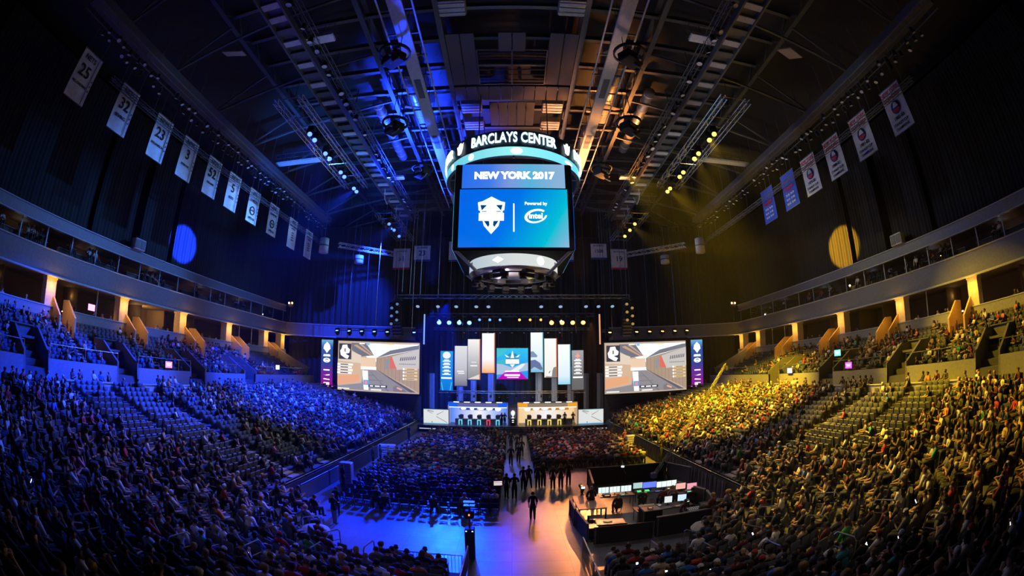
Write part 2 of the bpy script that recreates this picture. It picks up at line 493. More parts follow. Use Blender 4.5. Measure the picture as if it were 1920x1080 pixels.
for side, nm in ((-1, 'left'), (1, 'right')):
    mb = MB()
    prof = []
    for d, z in LOWER: prof += [(d, z), (d+TREAD, z)]
    prof += [(LOWER[-1][0]+TREAD, WALK_Z), (PORTAL_D, WALK_Z)]
    for d, z in UPPER: prof += [(d, z), (d+TREAD, z)]
    prof = [(-3.4, 0.)] + prof
    for (d0, z0), (d1, z1) in zip(prof[:-1], prof[1:]):
        a, b = row_path(d0, side, x_stop=X_GAP[side]), row_path(d1, side, x_stop=X_GAP[side])
        if d1 <= .03 :                                  # low retractable rows: near corner only
            a = [p for p in a if p[1] < 19.5] ; b = [p for p in b if p[1] < 19.5]
            if len(a) != len(b): n_ = min(len(a), len(b)); a = a[-n_:]; b = b[-n_:]
        strip(mb, a, b, z0, z1)
    # closing faces at the tunnel through the near stand and at the far end
    for (d0, z0), (d1, z1) in zip(prof[:-1], prof[1:]):
        x = side*X_GAP[side]
        mb.quad((x, 11.4-d0, 0), (x, 11.4-d1, 0), (x, 11.4-d1, z1), (x, 11.4-d0, z0))
        if d0 > -.1: mb.quad((side*(W0+d0), YF, 0), (side*(W0+d1), YF, 0), (side*(W0+d1), YF, z1), (side*(W0+d0), YF, z0))
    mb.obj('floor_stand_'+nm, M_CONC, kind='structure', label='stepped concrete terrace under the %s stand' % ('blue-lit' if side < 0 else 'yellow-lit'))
    # front wall of the stand with its steel rail
    w = MB(); p = [q for q in row_path(0, side) if q[1] > 20.2]; p = [p[0], (side*W0, 20.2)]
    w.box((side*(W0-.06), (YF+20.2)/2, .62), (.12, YF-20.2, 1.24))
    w.obj('wall_front_'+nm, M_BLACK, kind='structure', label='dark front wall of the stand')
# floor
fl = MB(); fl.quad((-16, 2, 0), (16, 2, 0), (16, 66, 0), (-16, 66, 0))
def floor_mat():
    m = mat('polished_concrete_floor', (.30,.30,.31), .34, var=0)
    nt = m.node_tree; b = nt.nodes['Principled BSDF']
    tc = nt.nodes.new('ShaderNodeTexCoord'); br = nt.nodes.new('ShaderNodeTexBrick')
    br.offset = 0; br.inputs['Scale'].default_value = 1; br.inputs['Mortar Size'].default_value = .012; br.inputs['Brick Width'].default_value = 2.44; br.inputs['Row Height'].default_value = 1.22
    br.inputs['Color1'].default_value = (.165,.165,.175,1); br.inputs['Color2'].default_value = (.19,.19,.20,1); br.inputs['Mortar'].default_value = (.10,.10,.11,1)
    nz = nt.nodes.new('ShaderNodeTexNoise'); nz.inputs['Scale'].default_value = 1.7; nz.inputs['Detail'].default_value = 8
    mx = nt.nodes.new('ShaderNodeMixRGB'); mx.blend_type = 'MULTIPLY'; mx.inputs[0].default_value = .5
    rp = nt.nodes.new('ShaderNodeMapRange'); rp.inputs['To Min'].default_value = .22; rp.inputs['To Max'].default_value = .55
    nt.links.new(tc.outputs['Object'], br.inputs['Vector']); nt.links.new(tc.outputs['Object'], nz.inputs['Vector'])
    nt.links.new(br.outputs['Color'], mx.inputs[1]); nt.links.new(nz.outputs['Color'], mx.inputs[2]); nt.links.new(mx.outputs[0], b.inputs['Base Color'])
    nt.links.new(nz.outputs['Fac'], rp.inputs['Value']); nt.links.new(rp.outputs[0], b.inputs['Roughness'])
    return m
fl.obj('floor', floor_mat(), kind='structure', label='polished concrete arena floor')
# ------------------------------------------------------------------ aisles, seats and who sits where
LOW_AISLES = [14.3, 17.9] + [17.9+4.65*i for i in range(1, 9)]
UP_AISLES = [8.6, 17.9, 27.2, 36.5, 45.8, 55.1]
PORTALS = [(s, y) for s in (-1, 1) for y in (12.7, 22.0, 31.3, 40.6)]
def n_facing(tx, ty, side):                               # inward normal of a row
    nx, ny = (-ty, tx) if side < 0 else (ty, -tx)
    return nx, ny
SEATS = []      # dict(x, y, z, rz, d, side, row, up)
def aisle_gap(y, d, up, corner_ang):
    if up: return any(abs(y-a) < .62 for a in UP_AISLES)
    if d < 0: return False
    if any(abs(y-a) < .58 for a in LOW_AISLES): return True
    return False
for side in (-1, 1):
    for up, rows in ((False, LOWER), (True, UPPER)):
        for ri, (d, z) in enumerate(rows):
            X, yn, r = corner(d+.5)
            pts = row_path(d+.5, side, x_stop=X_GAP[side]+.2)
            for (x, y, tx, ty) in walk(pts, .53, .5):
                if d < -.01 and y > 18.9: continue
                straight = abs(abs(x)-X) < .02
                if aisle_gap(y, d, up, 0) and straight: continue
                if not straight:
                    ang = math.degrees(math.atan2((yn+r)-y, abs(x)-(X-r)))
                    if any(abs(ang-a)*r*PI/180 < .55 for a in (16, 38, 60, 82)): continue
                if up and any(s == side and abs(y-py) < 1.75 for s, py in PORTALS) and d < 19.4: continue
                nx, ny = n_facing(tx, ty, side)
                if nx*(-x) + ny*(30-y) < 0: nx, ny = -nx, -ny
                px, py, dist = seen_at(x, y, z+.8)
                if not (-60 < px < 1980 and py < 1140 and dist > 6.5): continue
                SEATS.append(dict(x=x, y=y, z=z, rz=math.atan2(-nx, ny), d=d, side=side, row=ri, up=up, px=px, py=py, dist=dist, tx=tx, ty=ty, straight=straight))
def fill(s):
    """chance that a seat is taken"""
    y, d, side, up = s['y'], s['d'], s['side'], s['up']
    if y > 54.5: return 0.
    if side < 0:
        if up:
            if y > 46: return .06 if d > 17.8 else .3
            if y > 40: return .55
            if 18 < y < 27.2: return .10 if d > 18 else .3
            return .62
        if y > 49: return .75 - .075*max(0, d)           # the seats thin out towards the stage
        if not s['straight'] and d < 13: return .80
        if 14.3 < y < 17.9 and 4.5 < d < 14: return .04
        if 17.9 < y < 22.5 and 9 < d < 14: return .18
        if 17.9 < y < 27.2 and 3.6 < d <= 9: return .10 if y < 25 else .45
        if 18 < y < 28 and d <= 3.6: return .35
        if 22 < y < 30 and d > 9: return .55
        return .90
    if up:
        if y > 46: return .1
        return .5 if y < 18 else .6
    if y > 47: return .7 - .09*max(0, d-2)
    if not s['straight'] and d < 13: return .88
    if 14.3 < y < 17.9 and d > 6: return .10
    if 14.3 < y < 17.9 and d > 3.5: return .35
    if 17.9 < y < 27.2 and 5 < d: return .14 if d < 11 else .3
    if 17.9 < y < 24 and 2.5 < d <= 5: return .25
    return .90
rs = random.Random(5)
for s in SEATS: s['who'] = rs.random() < fill(s)
# floor chairs: two blocks either side of the central aisle
FLOOR = []
for blk, (x0, x1, y0, y1) in (('blue', (-9.9, -.75, 23.3, 52.2)), ('red', (2.0, 11.2, 35.2, 52.2))):
    ny_ = int((y1-y0)/.95)
    for r_ in range(ny_+1):
        y = y0 + r_*.95
        n = int((x1-x0)/.56)
        for c_ in range(n+1):
            x = x0 + c_*.56
            if blk == 'blue' and r_ > 19 and x < -9.9 + (r_-19)*.06: continue
            px, py, dist = seen_at(x, y, .8)
            p = .93
            if blk == 'blue': p = .10 if r_ == 0 else (.22 if r_ == 1 else (.6 if r_ < 5 else .93))
            if blk == 'blue' and r_ == 1 and x > -1.5: p = .8
            FLOOR.append(dict(x=x, y=y, z=0., rz=0., d=0, side=0, row=r_, up=False, px=px, py=py, dist=dist, blk=blk, col=c_, who=rs.random() < p))
# ------------------------------------------------------------------ the seat itself
M_SEAT = mat('seat_fabric', (.075,.08,.095), .75, scale=20)
M_SEATF = mat('seat_frame', (.02,.02,.022), .5)
M_PLATE = mat('number_plate', (.55,.55,.55), .4, .3)
def seat_parts():
    """faces +y, origin on the tread under the seat"""
    b = MB(); b.bev((0, -.22, .66), (.47, .07, .50), .05, rx=R(-10))
    p = MB(); p.bev((0, -.06, .46), (.43, .12, .40), .045, rx=R(-14)) ; 
    f = MB()
    f.slab([(-.27,0),(.27,0),(.27,.68),(.225,.68),(.225,.06),(-.225,.06),(-.225,.68),(-.27,.68)], -.16, .06)
    k = MB(); k.box((0, .012, .58), (.10, .014, .06), rx=R(-14))
    return b, p, f, k
sb, sp_, sf, sk = seat_parts()
SEAT_ME = [q.mesh(n, m) for q, n, m in ((sf, 'seat_frame', M_SEATF), (sb, 'backrest', M_SEAT), (sp_, 'seat_pan', M_SEAT), (sk, 'number_plate', M_PLATE))]
def place_seat(s, label, group):
    root = link('arena_seat', SEAT_ME[0]); root.location = (s['x'], s['y'], s['z']); root.rotation_euler = (0, 0, s['rz'])
    tag(root, label, 'seat', group)
    for me, n in zip(SEAT_ME[1:], ('backrest', 'seat_pan', 'number_plate')): link(n, me, root)
def chair_parts():
    b = MB(); b.bev((0, -.20, .68), (.42, .03, .30), .012, rx=R(-8))
    p = MB(); p.bev((0, .02, .45), (.42, .40, .035), .015)
    f = MB()
    for sx in (-.21, .21):
        f.path([(sx, .20, .0), (sx, -.16, .46), (sx, -.235, .84)], .013); f.path([(sx, -.24, 0), (sx, .17, .45)], .013)
    f.cyl((-.21, .15, .1), (.21, .15, .1), .011); f.cyl((-.21, -.19, .1), (.21, -.19, .1), .011)
    return b, p, f
cb, cp, cf = chair_parts()
M_CHAIR = mat('chair_vinyl', (.02,.021,.026), .45)
M_CHAIRF = mat('chair_steel', (.05,.05,.055), .35, .7)
CH_ME = [cf.mesh('chair_frame', M_CHAIRF), cb.mesh('backrest', M_CHAIR), cp.mesh('seat_pan', M_CHAIR)]
def place_chair(x, y, z, rz, label, group, name='folding_chair'):
    root = link(name, CH_ME[0]); root.location = (x, y, z); root.rotation_euler = (0, 0, rz)
    tag(root, label, 'chair', group)
    link('backrest', CH_ME[1], root); link('seat_pan', CH_ME[2], root)
    return root
def join_np(name, items, mats, col=None):
    """items: list of (V, [face arrays], colours) -> one mesh"""
    vs = np.concatenate([i[0] for i in items]); nv = np.cumsum([0]+[len(i[0]) for i in items])
    f4 = np.concatenate([i[1]+o for i, o in zip(items, nv)]); f3 = [i[2]+o for i, o in zip(items, nv) if i[2] is not None and len(i[2])]
    f3 = np.concatenate(f3) if f3 else np.zeros((0, 3), int)
    me = bpy.data.meshes.new(name)
    me.vertices.add(len(vs)); me.vertices.foreach_set('co', vs.astype(np.float32).ravel())
    nl = len(f4)*4+len(f3)*3
    me.loops.add(nl); me.loops.foreach_set('vertex_index', np.concatenate([f4.ravel(), f3.ravel()]).astype(np.int32))
    npoly = len(f4)+len(f3); me.polygons.add(npoly)
    st = np.concatenate([np.arange(len(f4))*4, len(f4)*4+np.arange(len(f3))*3]).astype(np.int32)
    me.polygons.foreach_set('loop_start', st)
    for m in mats: me.materials.append(m)
    if items[0][3] is not None:
        cols = np.concatenate([i[3] for i in items]).astype(np.float32)
        at = me.attributes.new('tint', 'FLOAT_COLOR', 'POINT'); at.data.foreach_set('color', np.c_[cols, np.ones(len(cols))].astype(np.float32).ravel())
    me.update(calc_edges=True); me.validate()
    return me
def xf(V, x, y, z, rz, s=1.):
    c, n = math.cos(rz), math.sin(rz); V = V*s
    return np.c_[V[:,0]*c-V[:,1]*n+x, V[:,0]*n+V[:,1]*c+y, V[:,2]+z]
# ------------------------------------------------------------------ 300 nearest people and 300 nearest empty seats one by one, the others as masses
STAND = {-1: 'blue-lit', 1: 'yellow-lit'}
def where(s):
    if s.get('blk'):
        return '%s floor block, %s row from back, %s along' % ('blue' if s['blk'] == 'blue' else 'red-lit', nth(s['row']+1), nth(s['col']+1))
    return '%s %s, %s row, %s from stage' % (STAND[s['side']], 'upper tier' if s['up'] else ('corner stand' if not s['straight'] else 'side stand'), nth(s['row']+1), nth(s['idx']))
# number the places of each row from the far end
cnt = {}
for s in SEATS:
    k = (s['side'], s['up'], s['row'], s['straight']); cnt[k] = cnt.get(k, 0)+1; s['idx'] = cnt[k]
def onscreen(s, m=12): return -m < s['px'] < 1920+m and -m < s['py'] < 1080+m
build_people()
sitting = [s for s in SEATS+FLOOR if s['who'] and onscreen(s)]
sitting.sort(key=lambda s: s['dist'])
NEAR_PEOPLE = sitting[:240]
for s in NEAR_PEOPLE: s['near'] = True
pr = random.Random(21)
def yaw_to_stage(s, j=.25):
    a = s['rz']; b = math.atan2(-(0-s['x']), 57-s['y'])
    dlt = (b-a+PI) % (2*PI)-PI
    return a + max(-.75, min(.75, dlt*.6)) + pr.uniform(-j, j)
CAPW = {'white': (.6,.6,.6), 'red': (.4,.03,.03), 'black': (.015,.015,.016)}
for s in NEAR_PEOPLE:
    cn, cc, _ = pr.choices(PAL, PAL_W)[0]
    pose = pr.choices(['lap', 'knees', 'cross', 'chin', 'phone', 'slump'], [30, 18, 18, 12, 10, 12])[0]
    hn, hc = pr.choices(HAIRS, [5, 5, 3, 1])[0]
    head = pr.choices(['hair', 'hair_long', 'cap', 'bald'], [66, 14, 14, 3])[0]
    cap = pr.choice(list(CAPW))
    what = {'hair': 'short %s hair' % hn, 'hair_long': 'long %s hair' % hn, 'cap': '%s cap' % cap, 'bald': 'shaved head'}[head]
    fx, fy = -math.sin(s['rz']), math.cos(s['rz'])
    seat_h = .0
    person(pose, (s['x']+fx*.0, s['y']+fy*.0, s['z']+seat_h), yaw_to_stage(s, .15), cc, pr.choice([(.02,.022,.03), (.03,.04,.08), (.09,.08,.06), (.015,.015,.016)]), hc, head, pr.choice(SKINS), pr.uniform(.94, 1.06),
           'person, %s shirt, %s, %s' % (cn, what, where(s)), None, CAPW[cap])
empties = [s for s in SEATS if not s['who'] and onscreen(s)]
empties.sort(key=lambda s: s['dist'])
for s in empties[:270]:
    s['near'] = True
    place_seat(s, 'empty dark folding seat, %s' % where(s), 'empty seats of the %s stand' % STAND[s['side']])
echairs = [s for s in FLOOR if not s['who'] and s['row'] < 6]
for s in echairs:
    s['near'] = True
    place_chair(s['x'], s['y'], 0, 0, 'empty black folding chair, %s' % where(s), 'empty folding chairs on the floor')
# masses
def np_faces(mb):
    return np.array(mb.v), np.array([f for f in mb.f if len(f) == 4])
low = MB(); low.bev((0, -.22, .66), (.47, .07, .50), .06, rx=R(-10)); low.box((0, -.06, .46), (.43, .11, .38), rx=R(-14)); low.box((-.25, -.04, .34), (.03, .2, .66))
low.f += [tuple(f[i] for i in (0, k, k+1, k+2)) for f in list(low.f) if len(f) == 8 for k in (1, 3, 5)]
lv, lf = np_faces(low)
pl = MB(); pl.box((0, .012, .58), (.10, .014, .06), rx=R(-14)); pv, pf = np_faces(pl)
grey = np.array((.075,.08,.095)); plc = np.array((.75,.75,.75))
sv = np.concatenate([lv, pv]); sfc = np.concatenate([lf, pf+len(lv)]); sc_ = np.r_[np.tile(grey, (len(lv),1)), np.tile(plc, (len(pv),1))]
its = [(xf(sv, s['x'], s['y'], s['z'], s['rz']), sfc, None, sc_) for s in SEATS if not s.get('near') or s['who']]
M_TINT = object_color_mat('tinted_surface', .75, 'tint')
o = link('stadium_seating', join_np('stadium_seating', its, [M_TINT]))
tag(o, 'rows of dark folding seats filling both stands of the arena', 'seating', kind='stuff')
fv, ff = np_faces(cb)
low = MB(); low.box((0, -.20, .68), (.42, .03, .30), rx=R(-8)); low.box((0, .02, .45), (.42, .4, .035))
for sx in (-.21, .21): low.box((sx, -.02, .22), (.02, .36, .44))
lv, lf = np_faces(low)
its = [(xf(lv, s['x'], s['y'], 0, 0), lf, None, np.tile(np.array((.02,.021,.026)), (len(lv),1))) for s in FLOOR if not s.get('near')]
o = link('floor_seating', join_np('floor_seating', its, [M_TINT]))
tag(o, 'rows of black folding chairs under the floor audience', 'seating', kind='stuff')
CT = crowd_templates()
cr = random.Random(33); its = []
for s in SEATS+FLOOR:
    if not s['who'] or s.get('near'): continue
    V, F4, F3, code = cr.choice(CT)
    pal = np.array([cr.choices(PAL, PAL_W)[0][1], cr.choice(SKINS), cr.choice(HAIRS)[1], cr.choice([(.02,.022,.03), (.03,.04,.08), (.1,.09,.07)]), (.05,.05,.05)])
    if cr.random() < .12: pal[2] = cr.choice([(.6,.6,.6), (.4,.03,.03), (.02,.03,.1)])
    rz = yaw_to_stage(s) if not s.get('blk') else cr.uniform(-.3, .3)
    its.append((xf(V, s['x']+cr.uniform(-.05,.05), s['y']+cr.uniform(-.05,.05), s['z'], rz, cr.uniform(.92, 1.08)), F4, F3, pal[code]))
for sd in (-1, 1):
    for i in range(70):
        V, F4, F3, code = cr.choice(CT); lv2 = cr.random() < .45
        pal = np.array([cr.choices(PAL, PAL_W)[0][1], cr.choice(SKINS), cr.choice(HAIRS)[1], (.02,.02,.03), (.05,.05,.05)])
        y_ = cr.uniform(10, 56)
        if min(abs(y_-c) for c in (16.6, 25.9, 35.2, 44.3, 53.6)) < 1.1: continue
        its.append((xf(V, sd*(SUITE_X+cr.uniform(.8, 1.6)), y_, 14.42 if lv2 else 9.25, sd*PI/2 + cr.uniform(-.4, .4), 1.), F4, F3, pal[code]))
for sd in (-1, 1):                              # guests along the cross walk in front of the tier wall
    for y_ in np.arange(15.5, 50, .72):
        if min(abs(y_-py) for _, py in PORTALS) < 1.6 or cr.random() < .35: continue
        V, F4, F3, code = cr.choice(CT)
        pal = np.array([cr.choices(PAL, PAL_W)[0][1], cr.choice(SKINS), cr.choice(HAIRS)[1], (.03,.03,.05), (.05,.05,.05)])
        its.append((xf(V, sd*(W0+14.75), y_, WALK_Z+.05, sd*PI/2 + cr.uniform(-.4, .4) - sd*.3, 1.), F4, F3, pal[code]))
o = link('crowd', join_np('crowd', its, [M_TINT]))
tag(o, 'seated audience filling the stands and the floor blocks of the arena', 'crowd', kind='stuff')
print('SEATS', len(SEATS), 'FLOOR', len(FLOOR), 'near people to', NEAR_PEOPLE[-1]['dist'], 'near empties to', empties[min(269, len(empties)-1)]['dist'], 'crowd', len(its), len(echairs))
# ------------------------------------------------------------------ suites, portals, columns
M_FASCIA = mat('balcony_fascia', (.17,.18,.21), .45, .2)
M_LIP = mat('fascia_lip', (.42,.43,.46), .4)
M_SUITEW = mat('suite_wall', (.10,.07,.05), .8)
M_COLUMN = mat('plaster_column', (.62,.50,.36), .8)
M_RAMP = mat('ochre_parapet', (.55,.36,.16), .8)
M_GLASS = mat('balcony_glass', (.75,.85,.9), .05, var=0)
_b = M_GLASS.node_tree.nodes['Principled BSDF']; _b.inputs['Transmission Weight'].default_value = 1.; _b.inputs['IOR'].default_value = 1.1
COLS = [16.6, 25.9, 35.2, 44.3, 53.6]
LIT = {-1: 'blue-lit', 1: 'yellow-lit'}
for sd, nm in ((-1, 'left'), (1, 'right')):
    X = SUITE_X*sd
    cuts = [4.0] + UP_AISLES + [60.2]
    for i, (a, b) in enumerate(zip(cuts[:-1], cuts[1:])):
        if b < 6: continue
        a2, b2 = (a+.95 if i else a), b-.95
        w = MB(); w.box((X+sd*.12, (a2+b2)/2, 9.1), (.24, b2-a2, 1.9)); 
        w.obj('wall_suite_'+nm, M_CONC2, kind='structure', label='concrete suite parapet above the %s upper tier' % LIT[sd])
        t = MB(); t.box((X+sd*.12, (a2+b2)/2, 10.09), (.34, b2-a2, .07)); t.obj('trim_suite_'+nm, M_LIP, kind='structure')
    for y in UP_AISLES[1:]:                          # ochre stair parapets that run down from the suites into each aisle
        p = MB()
        for k in (-1, 1):
            yy = y + k*.88
            prof = [(X+sd*1.2, 9.0), (X+sd*1.2, 10.9), (X+sd*.2, 10.9), (X-sd*1.6, 9.55), (X-sd*1.6, 8.0), (X, 8.3)]
            if sd > 0: prof = prof[::-1]
            vs = [(x, yy-.09, z) for x, z in prof] + [(x, yy+.09, z) for x, z in prof]; n = len(prof)
            p.add(vs, [tuple(range(n)), tuple(range(2*n-1, n-1, -1))] + [(i, n+i, n+(i+1) % n, (i+1) % n) for i in range(n)])
        p.obj('wall_stair_'+nm, M_RAMP, kind='structure', label='ochre stair parapet rising from the %s upper aisle' % LIT[sd])
    for y in COLS + [58.6]:
        c = MB(); c.box((X+sd*.75, y, 10.6), (1.0, 1.15, 3.7)); c.box((X+sd*.75, y, 12.3), (1.12, 1.27, .25))
        c.obj('column_'+nm, M_COLUMN, kind='structure', label='warm-lit plaster column under the balcony of the %s side' % LIT[sd])
    # floors, ceilings, back walls of two levels
    for z0, z1, depth, nm2 in ((9.0, 12.35, 6., 'lower'), (14.0, 15.95, 4., 'upper')):
        s = MB(); s.box((X+sd*(depth/2+.2), 31, z0-.1), (depth, 60, .2)); s.box((X+sd*(depth+.3), 31, (z0+z1)/2), (.2, 60, z1-z0+.6)); s.box((X+sd*(depth/2+.2), 31, z1+.12), (depth, 60, .2))
        if z0 < 10:
            for y in (12, 21.2, 30.5, 34.4, 39.8, 49): s.box((X+sd*(depth/2+1.6), y, 10.7), (depth-2.4, .15, 3.3))
        s.obj('wall_back_%s' % nm, M_SUITEW, kind='structure')
    for y in np.arange(6, 59, 3.1):
        if min(abs(y-c) for c in COLS) > .9:
            m_ = MB(); m_.box((X+sd*.5, y, 14.98), (.10, .10, 1.95)); m_.obj('trim_mullion', M_LIP, kind='structure')
            if int(y*10) % 2: m_ = MB(); m_.box((X+sd*.9, y+1.2, 10.7), (.08, .08, 3.3)); m_.obj('trim_mullion', M_LIP, kind='structure')
    f = MB()
    def band(z0, z1, out0, out1, lip, far=True):
        # fascia with a slightly canted face, running straight and then across the far corner
        q = [(X-sd*out0, 3, z0), (X-sd*out0, 58.6, z0), (X-sd*out0+sd*-8, 60.6, z0)]
        r = [(X-sd*out1, 3, z1), (X-sd*out1, 58.6, z1), (X-sd*out1+sd*-8, 60.6, z1)]
        q2 = [(sd*14, 61.6, z0)]; r2 = [(sd*14, 61.6, z1)]
        q += q2; r += r2
        if not far: q = q[:2]; r = r[:2]
        for i in range(len(q)-1): f.quad(q[i], q[i+1], r[i+1], r[i])
        for i in range(len(q)-1):      # top and bottom returns
            f.quad(r[i], r[i+1], (r[i+1][0]+sd*.5*(i < 1), r[i+1][1]+.5*(i > 0), z1), (r[i][0]+sd*.5, r[i][1], z1))
            f.quad(q[i], q[i+1], (q[i+1][0]+sd*.5*(i < 1), q[i+1][1]+.5*(i > 0), z0), (q[i][0]+sd*.5, q[i][1], z0))
        l = MB(); l.path([(p[0]-sd*.04, p[1]-.04, p[2]) for p in (r if lip else q)], .06, 6); l.obj('trim_lip_'+nm, M_LIP, kind='structure')
    band(12.35, 14.15, .15, .35, True); l = MB(); l.path([(X-sd*.2, 3, 12.35), (X-sd*.2, 58.6, 12.35), (X-sd*8.2, 60.6, 12.35)], .09, 6); l.obj('trim_soffit_'+nm, M_LIP, kind='structure')
    band(15.85, 16.75, .0, .1, True, False); l = MB(); l.path([(X-sd*.05, 3, 15.85), (X-sd*.05, 58.6, 15.85)], .05, 6); l.obj('trim_soffit_'+nm, M_LIP, kind='structure')
    f.obj('trim_fascia_'+nm, M_FASCIA, kind='structure', label='grey balcony fascia bands along the %s suites' % LIT[sd])
    # black drapes closing off the upper bowl, hung in folds
    d = MB(); n = 420; pts = []
    for i in range(n+1):
        y = 2 + 57.5*i/n
        pts.append((X+sd*(.9 + .04*math.sin(i*1.9)+.03*math.sin(i*.7)), y))
    for i in range(n):
        if any(abs(pts[i][1]-g) < .35 for g in (20.2, 26.3, 26.8, 32.2)): continue
        (x0, y0), (x1, y1) = pts[i], pts[i+1]
        d.quad((x0, y0, 16.6), (x1, y1, 16.6), (x1, y1, 29.5), (x0, y0, 29.5))
    for i in range(160):                                # the corner drape behind the far balcony
        (x0, y0), (x1, y1) = [(sd*(35.2-22*t), 59.4+3.*t+.12*math.sin(t*150)) for t in (i/160, (i+1)/160)]
        d.quad((x0, y0, 14.2), (x1, y1, 14.2), (x1, y1, 29.5), (x0, y0, 29.5))
        if i < 100: d.quad((x0, y0+2.5, 0), (x1, y1+2.5, 0), (x1, y1+2.5, 14.4), (x0, y0+2.5, 14.4))
    d.obj('wall_drape_'+nm, M_DRAPE, kind='structure', label='black drape hung above the %s suites' % LIT[sd])
    b = MB(); b.box((X+sd*2.2, 31, 23), (.3, 62, 14)); b.obj('wall_'+nm, M_BLACK, kind='structure')
    # low end wall and handrail where the stand stops beside the stage
    e = MB(); e.box((sd*(SUITE_X-3.0), 55.9, 8.1), (6.0, .25, 1.6), ry=sd*-.42); e.obj('wall_end_'+nm, M_CONC2, kind='structure', label='sloping concrete end wall of the %s upper tier' % LIT[sd])
    e = MB(); e.cyl((sd*27.5, 57.4, 6.0), (sd*13.2, 57.4, 2.3), .06, 8)
    for t in np.linspace(0, 1, 12): e.cyl((sd*(27.5-14.3*t), 57.4, 6.0-3.7*t), (sd*(27.5-14.3*t), 57.4, 4.9-3.7*t), .03, 5)
    e.obj('end_handrail', M_CHROME, label='steel handrail down the stage end of the %s stand' % LIT[sd], cat='handrail')
    # portals into the concourse and the wall between the tiers
    pd = [12.7, 22.0, 31.3, 40.6]
    w = MB(); xw = sd*(W0+PORTAL_D)
    edges = [3.] + [v for y in pd for v in (y-1.05, y+1.05)] + [57.4]
    for a, b in zip(edges[::2], edges[1::2]): w.box((xw+sd*.1, (a+b)/2, 5.7), (.2, b-a, 1.75))
    w.obj('wall_tier_'+nm, M_CONC2, kind='structure', label='concrete wall between the tiers of the %s stand' % LIT[sd])
    t = MB()
    for y in pd:
        for k in (-1, 1):
            yy = y + k*1.15; x0, x1 = xw, xw+sd*4.0
            prof = [(x0, 4.8), (x1, 4.8), (x1, 8.3), (x0+sd*2.4, 8.3), (x0, 6.9)]
            n = 5; vs = [(x, yy-.1, z) for x, z in prof] + [(x, yy+.1, z) for x, z in prof]
            t.add(vs, [tuple(range(n)), tuple(range(2*n-1, n-1, -1))] + [(i, n+i, n+(i+1) % n, (i+1) % n) for i in range(n)])
        t.box((xw+sd*4.0, y, 7.95), (.2, 2.3, .9)); t.box((xw+sd*3.9, y, 8.38), (.3, 2.5, .08)); t.box((xw+sd*3.2, y, 7.6), (1.8, 2.3, .15))
    t.obj('wall_portal_'+nm, mat('portal_concrete', (.12,.12,.12), .85), kind='structure', label='concrete portal walls of the %s stand' % LIT[sd])
    t = MB()
    for y in pd: t.box((xw+sd*5.0, y, 6.1), (.1, 2.3, 3.2)); t.box((xw+sd*2.2, y, 4.83), (5.4, 2.2, .06))
    t.obj('wall_tunnel_'+nm, mat('tunnel_paint', (.35,.17,.10), .8), kind='structure')
    for i, (a, b) in enumerate(zip(edges[::2], edges[1::2])):
        if b-a < 2: continue
        a_, b_ = a+.15, b-.15
        g = empty('glass_balustrade', (xw, (a_+b_)/2, 6.57), 0, 'glass balustrade on the tier wall, %s section from stage, %s side' % (nth(5-i), LIT[sd]), 'balustrade')
        m_ = MB(); m_.box((0, 0, .45), (.02, b_-a_, .85)); m_.obj('glass_pane', M_GLASS, g)
        m_ = MB(); m_.cyl((0, -(b_-a_)/2, .92), (0, (b_-a_)/2, .92), .03, 6)
        for yy in np.linspace(-(b_-a_)/2, (b_-a_)/2, 5): m_.cyl((0, yy, 0), (0, yy, .92), .022, 5)
        m_.obj('rail', M_CHROME, g)
    # drink ledge in front of the cross walk
    l = MB(); l.box((sd*(W0+13.55), 34, 5.55), (.30, 45, .06)); l.box((sd*(W0+13.5), 34, 5.1), (.06, 45, .8)); l.obj('trim_ledge_'+nm, M_LIP, kind='structure')
    # front rail of the stand, stair flights of the aisles
    r = empty('steel_rail', (sd*(W0-.06), 38.8, 1.24), 0, 'steel rail on the front wall of the %s side stand' % LIT[sd], 'rail')
    m_ = MB(); m_.cyl((0, -18.5, .12), (0, 18.5, .12), .035, 6); m_.obj('handrail', M_CHROME, r)
    for yy in np.arange(-18, 18.6, 2.4): m_ = MB(); m_.cyl((0, yy, -.02), (0, yy, .12), .02, 5); m_.obj('bracket', M_CHROME, r)
    for tier, rows, ais, wd in (('lower', LOWER[4:], LOW_AISLES, .95), ('upper', UPPER, UP_AISLES[1:5], 1.1)):
        for y in ais:
            s = MB()
            for (d, z) in rows:
                if tier == 'lower':
                    Xc, yn, rr = corner(d)
                    if y < yn+rr: continue
                for q in (0, .5):
                    s.box((sd*(W0+d+.21+q*.84), y, z+.045+q*(.262*.84 if tier == 'lower' else .42) ), (.36, wd, .09))
            s.obj('floor_stair_'+nm, M_STEP, kind='structure')
# end walls behind the stage
b = MB(); n = 300
for i in range(n):
    x0, x1 = -34.5+69*i/n, -34.5+69*(i+1)/n
    y0, y1 = 66+.13*math.sin(i*1.7), 66+.13*math.sin((i+1)*1.7)
    b.quad((x0, y0, 0), (x1, y1, 0), (x1, y1, 29), (x0, y0, 29))
b.obj('wall_far', M_DRAPE, kind='structure', label='tall black drape closing the arena behind the stage')
for sd in (-1, 1):                                  # dark seating bank beyond the screens
    b = MB()
    for i in range(9): b.box((sd*19.5, 58.2+i*.8, .9+i*.25), (12, .8, 1.8+i*.5))
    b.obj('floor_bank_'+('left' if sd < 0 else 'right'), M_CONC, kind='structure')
b = MB(); b.box((0, -3, 15), (80, .4, 32)); b.obj('wall_near', M_BLACK, kind='structure')
